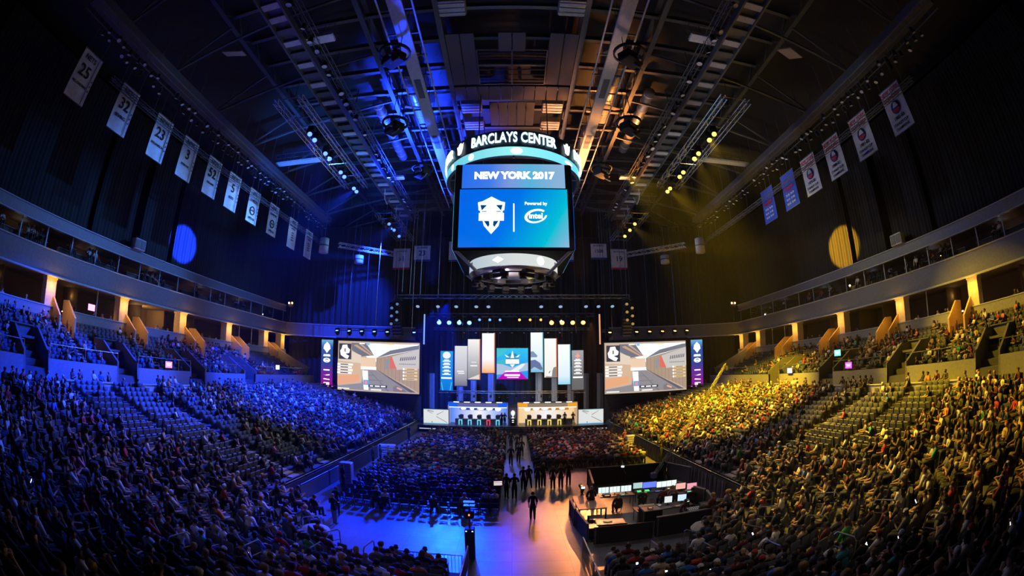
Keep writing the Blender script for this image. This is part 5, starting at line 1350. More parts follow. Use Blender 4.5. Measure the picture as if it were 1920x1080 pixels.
hung(3.25, 13.2, 1.6, 5.3, 'white hanging screen with a blue landscape foot, tallest on the orange side', [(0, (.10,.35,.52)), (.3, (.55,.65,.75)), (1, (.76,.78,.80))], [('dark_hill', [(0,.70),(.35,.68),(.75,.76),(1,.92),(.8,.94),(.3,.86),(0,.92)], (.14,.20,.40), .9), ('hill_shadow', [(0,.48),(.2,.47),(.55,.58),(.5,.62),(0,.62)], (.25,.35,.52), .9)], (.1,.55,.65))
hung(5.05, 12.4, 1.6, 5.2, 'white hanging screen with a grey corner and small figures, third from the orange end', [(0, (.66,.66,.60)), (1, (.74,.75,.74))], [('grey_corner', [(.65,.82),(.75,.74),(1,.72),(1,.99),(.1,.99),(.1,.96),(.6,.97)], (.27,.27,.26), .9), ('white_plume', oval(.42, .88, .2, .07, 9), (.9,.9,.88), 1.1), ('dark_mark', [(.35,.86),(.5,.81),(.45,.85),(.37,.90)], (.05,.05,.05), .8)], (.75,.68,.05))
hung(6.85, 11.6, 1.6, 5.35, 'white hanging screen fading to sky blue at its foot, second from the orange end', [(0, (.20,.50,.66)), (.2, (.55,.66,.75)), (1, (.75,.80,.82))], [], (.05,.42,.55))
hung(8.65, 10.8, 1.55, 5.3, 'dark grey hanging screen with a red flame mark and name lines, at the orange end', [(0, (.10,.10,.10)), (.35, (.12,.12,.12)), (.8, (.25,.25,.27)), (1, (.30,.30,.32))], [('flame', [(.5,.05),(.58,.11),(.75,.15),(.5,.20),(.25,.15),(.42,.11)], (.85,.35,.28), 1.1)] + LINES)
MS = [('light_facet', [(0,0),(.4,0),(.15,.25),(0,.3)], (.05,.55,.66), 1.), ('light_facet', [(0,.42),(.3,.33),(.45,.5),(.2,.52),(0,.55)], (.05,.50,.62), 1.), ('cloud', [(0,.50),(.2,.52),(.5,.62),(.8,.50),(1,.46),(1,.72),(0,.85)], (.42,.55,.74), 1.), ('cloud', [(.35,.78),(.8,.50),(.92,.50),(.8,.64),(.55,.80)], (.75,.82,.90), 1.1), ('purple_base', [(0,1),(.25,.78),(.5,.74),(.75,.76),(1,1)], (.55,.0,.52), 1.), ('crest_ring', oval(.5, .33, .21, .18, 6), (.02,.30,.55), .9), ('crest_head', [(.44,.32),(.5,.08),(.56,.32)], (.95,.95,.95), 1.2), ('crest_wing', [(.25,.2),(.42,.3),(.32,.3)], (.9,.95,.95), 1.1), ('crest_wing', [(.75,.2),(.58,.3),(.68,.3)], (.9,.95,.95), 1.1), ('crest_plate', rect(.29, .36, .71, .50), (.95,.95,.95), 1.3), ('crest_tip', [(.42,.52),(.58,.52),(.5,.62)], (.9,.95,.95), 1.1), ('title_bar', rect(.27, .72, .72, .76), (.95,.95,.95), 1.2), ('title_bar', rect(.25, .83, .74, .89), (.95,.95,.95), 1.3), ('title_bar', rect(.33, .92, .70, .95), (.9,.8,.9), 1.2)]
hung(.05, 11.15, 4.1, 4.15, 'square middle screen with a white crest over blue and purple facets', [(0, (.02,.20,.62)), (.5, (.02,.28,.66)), (1, (.02,.42,.66))], MS)
# trusses over the stage
for (x0, x1, y, z, nm, m) in ((-14.6, 14.9, 53.2, 17.3, 'long front truss across the stage with hooked lamps beneath', M_CHROME), (-11.2, 11.2, 58, 15.6, 'upper lamp truss over the stage carrying blue and orange lamps', M_STEEL), (-10.6, 10.6, 58, 13.7, 'lower pipe truss just above the hanging screens', M_STEEL), (-9.6, 9.6, 56.8, 5.3, 'low lamp truss under the hanging screens', M_CHROME)):
    t = MB(); truss_mb(t, (x0, y, z), (x1, y, z), .42, .42 if z > 15 else .25, .04, .7); t.obj('stage_truss', m, None, nm, 'truss')
for i in range(14):
    x = (-9.75+i*1.36) if i < 7 else (1.0+(i-7)*1.42)
    left = i < 7
    big = i in (0, 1, 2, 3, 10, 11, 12, 13)
    mover(x, 57.4, 15.55, '%s lamp in the row over the stage, %s from the blue end' % ('blue' if left else 'orange', nth(i+1)), (.10,.24,1.) if left else (1.,.36,.08), (6 if big else 3), 'row of lamps over the stage', 1.8 if big else 1.1, (x*.6, 30, 1))
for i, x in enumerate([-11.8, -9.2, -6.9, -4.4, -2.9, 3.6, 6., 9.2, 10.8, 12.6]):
    mover(x, 53.2, 17.05, 'unlit hooked moving light under the long front truss, %s from the blue end' % nth(i+1), (.3,.4,.6), 1, 'unlit lamps under the front truss', 1.5, (x, 40, 0))  # lenses glow as if catching light, though these lamps are off
for i in range(16):
    x = -8.2+i*1.09
    par(x, 56.6, 4.75, R(-25), 0, 'small lamp under the low truss behind the stage, %s from the blue end' % nth(i+1), 'small lamps under the low truss', .8)
for i in range(11):
    par(-8+i*1.6, 57.8, 13.3, R(-20), 0, 'small lamp under the lower pipe truss, %s from the blue end' % nth(i+1), 'small lamps under the pipe truss', .8)
for sd in (-1, 1):
    nm = 'blue' if sd < 0 else 'orange'
    A = empty('line_array', (sd*14.6, 53.2, 16.6), 0, 'curved hanging line array of speakers at the %s end of the front truss' % nm, 'speaker array')
    m_ = MB(); m_.box((0, 0, .25), (1.3, .7, .12)); m_.cyl((0, 0, .25), (0, 0, 10), .04, 5); m_.obj('fly_frame', M_STEEL, A)
    y, z, a = 0., 0., 0.
    for i in range(11):
        m_ = MB(); m_.bev((0, 0, -.19), (1.25, .75, .36), .04); o = m_.obj('speaker', M_SBK, A); o.location = (0, y, z); o.rotation_euler = (R(a), 0, 0)
        m_ = MB(); m_.box((0, -.385, -.19), (1.1, .02, .28)); m_.obj('grille', M_STEEL, o)
        y += .40*math.sin(R(a)); z -= .40*math.cos(R(a)); a += 1.2+i*.6
    t = empty('light_tube', (sd*11.3, 55, 15.3), 0, 'vertical glowing tube hanging at the %s end of the stage' % nm, 'light')
    m_ = MB(); m_.cyl((0, 0, 0), (0, 0, -3.9), .10, 8); m_.obj('tube', glow('tube_'+nm, (.25,.45,1.) if sd < 0 else (1.,.42,.22), .9), t); m_ = MB(); m_.cyl((0, 0, 0), (0, 0, 8), .02, 4); m_.obj('cable', M_STEEL, t)
    t_ = MB(); t_.cyl((sd*14.65, 52.3, 13.8), (sd*14.65, 52.3, 17.4), .06, 6); t_.obj('lamp_pole', M_STEEL, None, 'vertical pipe carrying stacked lamps at the %s end of the front truss' % nm, 'pole')
    for i in range(6):
        mover(sd*(14.3+(i % 2)*.7), 52.2, 16.9-i*.5, '%s moving light stacked above the %s line array, %s from the top' % (nm, nm, nth(i+1)), (.3,.5,1.) if sd < 0 else (1.,.7,.25), .35, '%s lamps by the line array' % nm, 1.2, (sd*8, 30, 2))  # lamps are off; weak lens glow stands in for metallic glints
# grey cloth columns behind the stage
for i, (x, w_) in enumerate([(-11.9, 1.), (-7.6, .9), (-5.6, .8), (-3.0, 1.), (3.9, 1.), (6.2, .9), (8.6, 1.), (10.9, .8), (13., 1.)]):
    t = MB(); n = 14; pts = []
    for k in range(n+1):
        a = 2*PI*k/n; r = w_/2*(1+.08*math.cos(k*PI)); pts.append((x+r*math.cos(a), 63.5+r*math.sin(a)))
    top = 5.6 if abs(x) < 9.5 else 4.6
    for k in range(n): t.quad((*pts[k], .9), (*pts[k+1], .9), (*pts[k+1], top+3), (*pts[k], top+3))
    t.obj('cloth_column', mat('grey_voile', (.22,.23,.25), .9), None, 'hanging grey cloth column behind the stage, %s from the blue end' % nth(i+1), 'drape', 'cloth columns behind the stage')
# ------------------------------------------------------------------ pleated cloth on the front wall of the yellow-lit stand, barriers of the blue one
M_PLEAT = mat('pleated_cloth', (.10,.085,.10), .9)
b = MB(); n = 260
for i in range(n):
    y0, y1 = 22.5+33*i/n, 22.5+33*(i+1)/n
    x0, x1 = [W0-.22-.08*math.sin(k*1.3)-.03*math.sin(k*.37) for k in (i, i+1)]
    b.quad((x0+.06, y1, 1.18), (x0+.06, y0, 1.18), (x0, y0, .02), (x1, y1, .02))
b.obj('pleated_skirt', M_PLEAT, None, 'purple-grey pleated cloth skirt on the wall of the yellow-lit stand', 'drape')
for i, y in enumerate(np.arange(24.5, 56, 4.4)):
    t = empty('floor_barrier', (-12.15, y, 0), PI/2, 'grey slatted barrier panel along the blue-lit stand, %s from the near end' % nth(i+1), 'barrier', 'barrier panels along the blue-lit stand')
    m_ = MB(); m_.box((0, 0, .5), (4.2, .05, .9)); m_.obj('panel', mat('barrier_sheet', (.09,.10,.12), .5), t)
    m_ = MB(); m_.path([(-2.1, 0, 0), (-2.1, 0, 1.05), (2.1, 0, 1.05), (2.1, 0, 0)], .03, 6); m_.obj('frame', M_STEEL, t)
for i, (x, y, h) in enumerate([(-11.2, 27.6, 1.5), (-11.3, 37.0, 1.25), (-10.9, 38.0, 1.1), (12.0, 43.0, 1.2)]):
    t = empty('equipment_bin', (x, y, 0), R(4), ['tall pale ribbed bin on wheels, nearest by the blue-lit stand', 'pale ribbed bin farther along the blue-lit stand wall', 'smaller bin beside the farther blue-side bin', 'pale bin standing by the yellow-lit stand wall'][i], 'bin')
    m_ = MB(); m_.bev((0, 0, .1+h/2), (.9, .7, h), .06); m_.obj('body', mat('bin_plastic', (.42,.43,.44), .55), t)
    for k in np.arange(.3, h, .22): m_ = MB(); m_.box((0, -.36, k), (.8, .04, .06)); m_.obj('rib', mat('bin_rib', (.28,.29,.30), .5), t)
    for k in (-.35, .35): m_ = MB(); m_.lathe([(0, -.04), (.08, -.04), (.08, .04), (0, .04)], (k, -.25, .08), 10, 'X'); m_.obj('wheel', M_BLACK, t)
# ------------------------------------------------------------------ production booth on the floor
M_BOOTHW = mat('booth_cloth', (.02,.02,.022), .85)
M_BLUELIT = mat('barrier_cloth_bluelit', (.03,.06,.30), .8)  # blue light on the aisle barriers put into their base colour
def panel(p0, p1, h, m, name, label, rail=True, th=.06):
    p0, p1 = Vector((*p0, 0)), Vector((*p1, 0)); d = p1-p0; L = d.length; c = (p0+p1)/2
    t = empty(name, c, math.atan2(d.y, d.x), label, 'barrier')
    m_ = MB(); m_.box((0, 0, h/2), (L, th, h)); m_.obj('panel', m, t)
    if rail: m_ = MB(); m_.box((0, 0, h+.02), (L, .12, .05)); m_.obj('rail', M_CONC2, t)
    for k in (-.48, .48): m_ = MB(); m_.box((L*k, 0, h*.5-.02), (.06, .14, h-.04)); m_.obj('post', M_STEEL, t)
panel((3.2, 23.3), (3.2, 21.4), .95, M_BLUELIT, 'booth_barrier', 'cloth barrier with painted-in blue light on the aisle side of the production booth, far half')
panel((3.25, 21.2), (3.45, 19.0), .95, M_BLUELIT, 'booth_barrier', 'cloth barrier with painted-in blue light on the aisle side of the production booth, near half')
panel((3.7, 18.7), (6.6, 18.7), .9, M_BOOTHW, 'booth_barrier', 'black barrier at the near side of the production booth, aisle half', False)
panel((6.7, 18.75), (10.0, 18.85), 1.05, M_BOOTHW, 'booth_barrier', 'black barrier at the near side of the production booth, outer half')
panel((10.15, 18.95), (10.8, 21.9), 1.05, M_BOOTHW, 'booth_barrier', 'black barrier on the outer side of the production booth, near part')
panel((10.8, 22.1), (10.0, 24.6), 1.05, M_BOOTHW, 'booth_barrier', 'black barrier on the outer side of the production booth, far part')
panel((5.2, 29.6), (11.0, 29.4), 1.25, M_BOOTHW, 'booth_barrier', 'long black cloth wall behind the production booth', True)
panel((11.1, 29.4), (12.0, 27.2), 1.2, M_PLEAT, 'booth_barrier', 'purple cloth screen at the outer end of the long black wall', True)
panel((4.9, 25.6), (5.3, 29.4), 1.15, M_BOOTHW, 'booth_barrier', 'low black wall beside the camera platform', True)
P = empty('camera_platform', (4.15, 22.8, 0), 0, 'wooden-topped camera platform on black legs beside the aisle', 'platform')
m_ = MB(); m_.box((0, 0, .86), (1.5, 2.5, .08)); m_.obj('top', mat('plywood_deck', (.55,.40,.30), .6), P)
for kx in (-.7, .7):
    for ky in (-1.2, 0, 1.2): m_ = MB(); m_.box((kx, ky, .41), (.07, .07, .82)); m_.obj('leg', M_BLACK, P)
def tripod_camera(x, y, z, rz, label):
    t = empty('broadcast_camera', (x, y, z), rz, label, 'camera')
    for k in range(3): m_ = MB(); a = PI/2+k*2.094; m_.cyl((.45*math.cos(a), .45*math.sin(a), 0), (0, 0, 1.05), .03, 6); m_.obj('leg', M_BLACK, t)
    m_ = MB(); m_.lathe([(0, 1.02), (.09, 1.02), (.09, 1.15), (0, 1.15)], n=10); m_.obj('head', M_BLACK, t)
    m_ = MB(); m_.bev((0, 0, 1.30), (.20, .5, .26), .03); m_.obj('body', M_SBK, t); m_ = MB(); m_.lathe([(0, .25), (.11, .25), (.13, .62), (.11, .62), (0, .58)], (0, 0, 1.30), 12, 'Y'); m_.obj('lens', M_BLACK, t)
    m_ = MB(); m_.bev((0, -.32, 1.42), (.26, .05, .18), .015); v = m_.obj('viewfinder', M_BLACK, t); m_ = MB(); m_.box((0, -.35, 1.42), (.22, .01, .14)); m_.obj('screen', glow('finder_glow', (.75,.9,1.), 1.2), v)
    m_ = MB(); m_.cyl((.08, -.1, 1.12), (.25, -.65, .95), .015, 5); m_.obj('pan_bar', M_STEEL, t)
tripod_camera(4.0, 24.3, .0, 0, 'broadcast camera on a tripod just beyond the wooden platform')
tripod_camera(7.6, 29.0, .0, R(-15), 'broadcast camera on a tripod in front of the long black wall')
person('knees', (4.35, 22.9, .47), .05, (.03,.03,.04), (.02,.02,.025), (.2,.2,.2), 'hair', None, 1.02, 'camera operator in dark clothes sitting on the wooden platform')
def monitor(x, y, z, rz, col, st, label, w=.56, h=.34, group=None, bars=2):
    M = empty('monitor', (x, y, z), rz, label, 'monitor', group)
    m_ = MB(); m_.bev((0, .03, .14+h/2), (w+.04, .05, h+.04), .012); m_.obj('case', M_BLACK, M)
    m_ = MB(); m_.box((0, 0, .14+h/2), (w, .015, h)); s_ = m_.obj('screen', glow('desk_scr_%d%d%d' % tuple(int(c*9) for c in col), col, st*.75), M)
    for k in range(1, bars): m_ = MB(); m_.box((-w/2+w*k/bars, -.012, .14+h/2), (.014, .008, h)); m_.obj('picture_split', M_BLACK, s_)
    m_ = MB(); m_.cyl((0, .05, 0), (0, .05, .2), .03, 6); m_.box((0, .05, .01), (.26, .18, .02)); m_.obj('stand', M_BLACK, M)
def table(x, y, w, d, h, label, name='folding_table'):
    T = empty(name, (x, y, 0), 0, label, 'table')
    m_ = MB(); m_.bev((0, 0, h-.025), (w, d, .05), .012); m_.obj('table_top', mat('table_black', (.035,.03,.03), .5), T)
    for kx in (-1, 1):
        for ky in (-1, 1): m_ = MB(); m_.cyl((kx*(w/2-.08), ky*(d/2-.08), 0), (kx*(w/2-.08), ky*(d/2-.08), h-.05), .022, 6); m_.obj('leg', M_STEEL, T)
    return T
table(6.0, 24.2, 2.1, .8, .78, 'long black table of white monitors, nearest the aisle in the booth')
table(8.4, 24.3, 2.3, .8, .78, 'long black table with the blue screen, middle of the booth')
table(10.0, 23.2, 1.1, .8, .78, 'short black table with pink screens at the outer end')
table(7.9, 21.2, 3.2, .9, .74, 'long equipment table in the middle of the booth')
table(9.3, 19.8, 1.4, .7, .7, 'table with a mixing desk by the near outer barrier')
for i, (x, y, c, st, w) in enumerate([(5.25, 24.2, (.75,.92,.88), 1.5, .62), (5.92, 24.2, (.75,.92,.88), 1.5, .62), (6.6, 24.2, (.72,.90,.86), 1.4, .62), (7.45, 24.6, (.55,.8,.75), 1.1, .6), (8.15, 24.5, (.12,.2,1.), 1.6, .85), (8.85, 24.3, (.8,.92,.86), 1.5, .62), (9.5, 24.3, (.8,.92,.86), 1.5, .62), (9.75, 23.4, (.95,.45,.38), 1.4, .6), (10.35, 23.1, (.9,.40,.48), 1.3, .6), (8.2, 21.3, (.85,.93,.9), 1.2, .42), (9.0, 21.3, (.55,.72,1.), 1.6, .48)]):
    monitor(x, y, .78 if y > 22 else .74, R(3-i), c, st, '%s monitor in the production booth, %s of its table row' % (['white-green', 'white-green', 'white-green', 'pale teal', 'large blue', 'pale white', 'pale white', 'orange-pink', 'rose-pink', 'small white', 'small sky-blue'][i], ['first from the aisle', 'second from the aisle', 'third from the aisle', 'fourth from the aisle', 'middle', 'first past the blue one', 'second past the blue one', 'inner', 'outer', 'on the middle table,', 'on the middle table, outermost'][i]), w, .36, None, 3 if i < 3 else (2 if i in (5, 6) else 1))
for i, (x, y, w, d, c) in enumerate([(7.0, 21.2, .9, .55, (.10,.10,.11)), (9.3, 19.8, 1.1, .6, (.14,.14,.15)), (7.6, 24.0, .8, .3, (.1,.28,.12))]):
    t = empty('mixing_desk', (x, y, [.74, .70, .78][i]), 0, ['control desk with rows of buttons on the middle equipment table', 'mixing desk with pale faders by the near outer barrier', 'green-lit control panel between the monitors'][i], 'mixing desk')
    m_ = MB(); m_.box((0, 0, .06), (w, d, .10), rx=R(8)); m_.obj('body', mat('desk_shell_%d' % i, c, .5), t)
    m_ = MB()
    for a in np.linspace(-w*.42, w*.42, 9):
        for q in (-.3, 0, .3): m_.box((a, d*q, .125+.14*d*q*.9), (.04, .06, .02))
    m_.obj('faders', glow('fader_%d' % i, [(.8,.6,.4), (.75,.75,.8), (.1,.9,.3)][i], [.5, .35, 1.6][i]), t)['kind'] = 'stuff'
for i, (x, y, w, d, h) in enumerate([(6.75, 19.9, .95, .8, 1.15), (4.75, 20.0, 1.5, .8, .62), (4.2, 21.0, .7, .6, .55), (3.75, 19.6, .6, .6, .6), (8.3, 19.6, .8, .6, .5), (10.2, 20.6, .7, .6, .7)]):
    t = empty('flight_case', (x, y, 0), R([2, -3, 0, 4, 8, -10][i]), ['tall black flight case with steel edges in the near middle of the booth', 'long low black case beside the near barrier', 'short case under the end of the wooden platform', 'small case in the near aisle corner of the booth', 'low case beside the mixing desk table', 'black case at the outer barrier'][i], 'flight case')
    m_ = MB(); m_.bev((0, 0, h/2+.06), (w, d, h-.08), .03); m_.obj('body', M_BLACK, t)
    for kx in (-1, 1):
        for ky in (-1, 1): m_ = MB(); m_.box((kx*w/2, ky*d/2, h/2+.06), (.04, .04, h-.06)); m_.obj('corner_edge', M_CHROME, t)
    m_ = MB()
    for ky in (-1, 1): m_.box((0, ky*d/2, h+.015), (w, .04, .04))
    m_.box((0, 0, h+.01), (w*.9, d*.8, .03)); m_.obj('lid', M_STEEL, t)
for i, (x, y, pose, rz, c, what) in enumerate([(5.75, 22.7, 'lap', .1, (.02,.02,.025), 'booth crew member in black facing the white monitors'), (7.3, 23.1, 'phone', -.2, (.03,.03,.03), 'booth crew member in dark grey before the pale teal monitor'), (8.5, 23.0, 'lap', .1, (.12,.05,.06), 'booth crew member in maroon before the large blue monitor'), (9.2, 23.1, 'knees', -.1, (.25,.16,.12), 'booth crew member in tan before the outer white monitors'), (10.0, 22.2, 'lap', -.3, (.02,.02,.03), 'booth crew member in black before the pink monitors'), (8.9, 20.2, 'knees', .2, (.10,.04,.04), 'booth crew member in dark red at the middle equipment table')]):
    person(pose, (x, y, 0), rz, c, (.015,.015,.02), None, 'hair', None, 1.0, what)
    place_chair(x, y, 0, rz, 'black office chair under the %s' % what[6:], None, 'office_chair')
# small gear on the booth tables
gear = [('patch panel', .45, .3, .14), ('black control box', .35, .28, .10), ('grey converter box', .28, .22, .08), ('keyboard', .44, .16, .03), ('radio base station', .22, .18, .18)]
er = random.Random(12); spots_ = [(5.4, 24.0, .78), (6.3, 23.95, .78), (7.7, 23.95, .78), (8.5, 24.0, .78), (9.2, 24.0, .78), (10.1, 22.95, .78), (6.6, 21.0, .74), (7.7, 21.4, .74), (8.6, 20.95, .74), (9.3, 21.2, .74), (9.0, 20.0, .70), (9.75, 19.65, .70), (6.7, 19.85, 1.22), (4.6, 20.0, .68)]
wh = ['beside the first white monitor', 'before the third white monitor', 'left of the green panel table end', 'under the large blue monitor', 'before the outer white monitors', 'under the pink monitors', 'at the inner end of the middle table', 'beside the button desk on the middle table', 'before the small white monitor', 'beside the sky-blue monitor', 'at the inner side of the fader desk', 'at the outer side of the fader desk', 'on the tall flight case', 'on the long low case']
for i, ((x, y, z), w_) in enumerate(zip(spots_, wh)):
    nm, w, d, h = gear[i % 5]
    t = empty(nm.replace(' ', '_'), (x, y, z), er.uniform(-.3, .3), '%s lying in the booth %s' % (nm, w_.replace('left of', 'next to')), 'equipment')
    m_ = MB(); m_.bev((0, 0, h/2), (w, d, h), .01); m_.obj('case', mat('gear_%d' % (i % 3), [(.06,.06,.065), (.28,.24,.22), (.15,.15,.17)][i % 3], .5), t)
    c_ = [(1.,.45,.15), (.2,.9,.5), (1.,.15,.1), (.4,.6,1.)][i % 4]
    m_ = MB(); m_.box((0, -d/2-.004, h*.6), (w*.6, .006, h*.25)); m_.obj('indicator_strip', glow('gear_led_%d' % (i % 4), c_, 1.5), t)
# camera crane
K = empty('camera_crane', (10.4, 28.4, 0), 0, 'long camera crane rising from behind the booth over the yellow-lit stand', 'crane')
for k in range(3): m_ = MB(); a = .5+k*2.094; m_.cyl((.75*math.cos(a), .75*math.sin(a), 0), (0, 0, 1.3), .05, 6); m_.obj('leg', M_BLACK, K)
m_ = MB(); m_.lathe([(0, 1.2), (.14, 1.2), (.14, 1.6), (0, 1.6)], n=10); m_.obj('pivot_head', M_BLACK, K)
tip, tail = Vector((11.6, 12.5, 8.1)), Vector((-1.1, -1.2, .95))
m_ = MB(); truss_mb(m_, tail, tip, .14, .2, .028, .9); m_.obj('boom', mat('crane_metal', (.22,.22,.2), .4, .5), K)
m_ = MB(); m_.bev(tail, (.4, .35, .4), .06); m_.obj('counterweight', mat('weight_blue', (.12,.14,.25), .5), K)
m_ = MB(); m_.bev(tip+Vector((0, 0, -.45)), (.35, .55, .45), .05); m_.cyl(tip, tip+Vector((0, 0, -.3)), .05, 6); m_.obj('camera_head', M_BLACK, K)
# ------------------------------------------------------------------ people standing on the floor
for i, (x, y, pose, rz, c, what) in enumerate([(1.1, 22.6, 'stand', .05, (.012,.012,.014), 'man in a black suit standing alone in the middle of the aisle'), (.15, 26.6, 'folded', .1, (.012,.012,.014), 'person in black standing with folded arms beside the blue floor block'), (-.35, 26.9, 'stand', -.4, (.02,.02,.03), 'person in dark clothes standing at the blue block end'),
    (.75, 28.7, 'stand', -.1, (.03,.03,.035), 'tall person in dark grey standing mid aisle with legs apart'), (1.15, 29.2, 'walk', .3, (.02,.02,.03), 'person half hidden behind the tall one in the aisle'), (1.75, 29.2, 'stand', .2, (.02,.025,.05), 'person in navy standing at the start of the side standing row'), (2.15, 29.5, 'folded', 0, (.03,.03,.04), 'second person of the standing row behind the red-lit block'), (2.75, 28.9, 'stand', .1, (.04,.035,.04), 'third person of the standing row, hands down'), (3.3, 29., 'stand', -.1, (.05,.03,.04), 'fourth person of the standing row with a pale collar'), (3.9, 29.6, 'folded', .1, (.02,.02,.02), 'last person of the standing row nearest the camera platform'),
    (.55, 37.5, 'walk', PI, (.02,.02,.03), 'person walking up the aisle away from the stage'), (-.1, 36.5, 'walk', PI, (.015,.02,.03), 'person in dark clothes walking close to the blue block'), (.9, 40.5, 'walk', 0, (.02,.02,.025), 'person farther along the aisle near the red-lit block'), (.5, 43., 'walk', .1, (.03,.03,.03), 'person deep in the aisle'), (-.1, 44.5, 'stand', 0, (.02,.02,.02), 'person standing deep in the aisle by the blue block'), (1.0, 48.5, 'walk', .2, (.02,.02,.03), 'person near the stage steps'),
    (-8.9, 19.8, 'folded', -.3, (.012,.012,.014), 'guard in dark top and striped trousers standing behind the blue block'), (-9.3, 21.2, 'stand', .1, (.015,.015,.02), 'second guard standing just beyond the first one'), (-11.2, 33.6, 'stand', -1.2, (.05,.03,.03), 'person in dark red standing by the blue-lit stand barrier'), (-11.0, 35.0, 'folded', -1.0, (.10,.10,.11), 'person in grey standing by the bins along the blue-lit stand'), (-10.9, 26.2, 'stand', -.8, (.012,.012,.014), 'dark figure standing beside the tall pale bin'),
    (12.2, 34.0, 'stand', .9, (.03,.03,.04), 'person in dark clothes standing by the pleated cloth'), (11.8, 44.5, 'folded', .4, (.45,.12,.10), 'person in red shirt standing by the far pale bin'), (-11.6, 48., 'stand', -.6, (.02,.02,.03), 'person standing near the stage at the blue-lit stand corner'), (12.0, 50.5, 'stand', .6, (.02,.02,.03), 'person standing near the stage at the yellow-lit stand corner')]):
    person(pose, (x, y, 0), rz, c, (.015,.015,.018) if i != 16 else (.22,.21,.20), None, 'hair', None, pr.uniform(.97, 1.05), what)
# paper sign held at the block end
t = empty('paper_sign', (-.85, 26.0, 1.05), R(10), 'small red and white striped sign held at the end of the blue block', 'sign')
m_ = MB(); m_.bev((0, 0, .2), (.62, .03, .42), .01); m_.obj('board', mat('sign_red', (.5,.06,.06), .7), t)
for k in (.06, .16, .26): m_ = MB(); m_.box((0, -.02, .04+k), (.5, .01, .035)); m_.obj('stripe', mat('sign_white', (.7,.7,.7), .7), t)
t = MB(); t.box((11.3, 20.6, .012), (2.6, .12, .02), rz=R(12)); t.obj('cable_ramp', mat('ramp_red', (.45,.05,.04), .6), None, 'thin red cable ramp on the floor at the outer side of the booth', 'cable ramp')
# ------------------------------------------------------------------ fences and rails of the near stand
def fence(p0, p1, label, m=M_STEEL, h=1.05, z0=0., z1=None):
    p0, p1 = Vector((*p0, 0)), Vector((*p1, 0)); d = p1-p0; L = d.length
    t = empty('fence', (p0.x, p0.y, z0), math.atan2(d.y, d.x), label, 'fence')
    n = max(2, int(L/.13)); m_ = MB()
    for i in range(n+1): m_.cyl((L*i/n, 0, .08), (L*i/n, 0, h), .012, 4, caps=False)
    m_.obj('bar_infill', m, t)['kind'] = 'stuff'
    m_ = MB(); m_.path([(0, 0, 0), (0, 0, h), (L, 0, h), (L, 0, 0)], .028, 6); m_.cyl((0, 0, .1), (L, 0, .1), .02, 5); m_.obj('frame', M_CHROME, t)
fence((-1.75, 16.4), (-1.75, 12.9), 'slatted fence along the aisle on the blue side of the near tunnel')
fence((2.95, 17.2), (2.95, 14.6), 'slatted fence along the aisle on the orange side of the near tunnel, far part')
fence((2.95, 14.5), (2.95, 12.4), 'slatted fence along the aisle on the orange side of the near tunnel, near part')
fence((-1.9, 15.6), (-4.6, 15.6), 'dark rail fence before the near seats on the blue side', M_BLACK, .95)
for i, (x, y) in enumerate([(-2.6, 15.2), (-3.9, 15.3)]):
    place_chair(x, y, .25, 0, 'pale-backed chair behind the near rail, %s from the tunnel' % nth(i+1), None, 'padded_chair')
T = empty('camera_tower', (-1.75, 17.4, 0), 0, 'tall black equipment tower with small blue lights at the tunnel corner', 'tower')
m_ = MB(); m_.bev((0, 0, .75), (.40, .45, 1.5), .03); m_.obj('cabinet', M_BLACK, T)
m_ = MB(); m_.cyl((0, 0, 1.5), (0, 0, 2.5), .05, 6); m_.obj('mast', M_STEEL, T); m_ = MB(); m_.bev((0, 0, 2.15), (.38, .35, .36), .04); m_.obj('camera_head', M_BLACK, T)
m_ = MB(); m_.box((0, -.05, 2.72), (.46, .3, .05)); m_.box((0, -.05, 2.56), (.46, .3, .05)); m_.cyl((0, 0, 2.2), (0, 0, 2.72), .03, 6); m_.obj('light_shelf', mat('shelf_pale', (.2,.22,.27), .4), T)
for k in (-.13, .13): m_ = MB(); m_.box((k, -.235, 1.42), (.05, .02, .03)); m_.obj('indicator', glow('indicator_blue', (.3,.6,1.), 6), T)
m_ = MB(); m_.box((0, -.185, 2.17), (.05, .02, .07)); m_.obj('tally', glow('tally_red', (1.,.15,.05), 5), T)
def handrail(x, y, z, rz, label):
    t = empty('handrail', (x, y, z), rz, label, 'handrail', 'steel hoop handrails of the near corners')
    m_ = MB(); m_.path([(0, -.45, 0), (0, -.45, .85), (0, -.35, .95), (0, .35, .95), (0, .45, .85), (0, .45, 0)], .026, 6); m_.obj('hoop', M_CHROME, t)
    m_ = MB(); m_.cyl((0, -.45, .5), (0, .45, .5), .018, 5); m_.obj('mid_bar', M_CHROME, t)
k = 0
for sd in (-1, 1):
    for ang in (16, 38, 60, 82):
        for d in (-3.0, -.9, 1.2, 3.3, 5.8, 8.4):
            X, yn, r = corner(d); a = R(ang)
            x, y = sd*(X-r+r*math.cos(a)), yn+r-r*math.sin(a)
            px, py, dist = seen_at(x, y, 1.45+.262*d+.8)
            if not (0 < px < 1920 and py < 1075) or (d < -1 and ang < 30): continue
            k += 1
            handrail(x, y, 1.45+.262*d, math.atan2(-math.cos(a), -math.sin(a)*-sd)*0 + (-sd*a if sd < 0 else -sd*a)+PI/2, 'steel hoop handrail of the %s corner stairs, %s stair, %s up' % (STAND[sd], nth([16, 38, 60, 82].index(ang)+1), nth([-3.0, -.9, 1.2, 3.3, 5.8, 8.4].index(d)+1)))
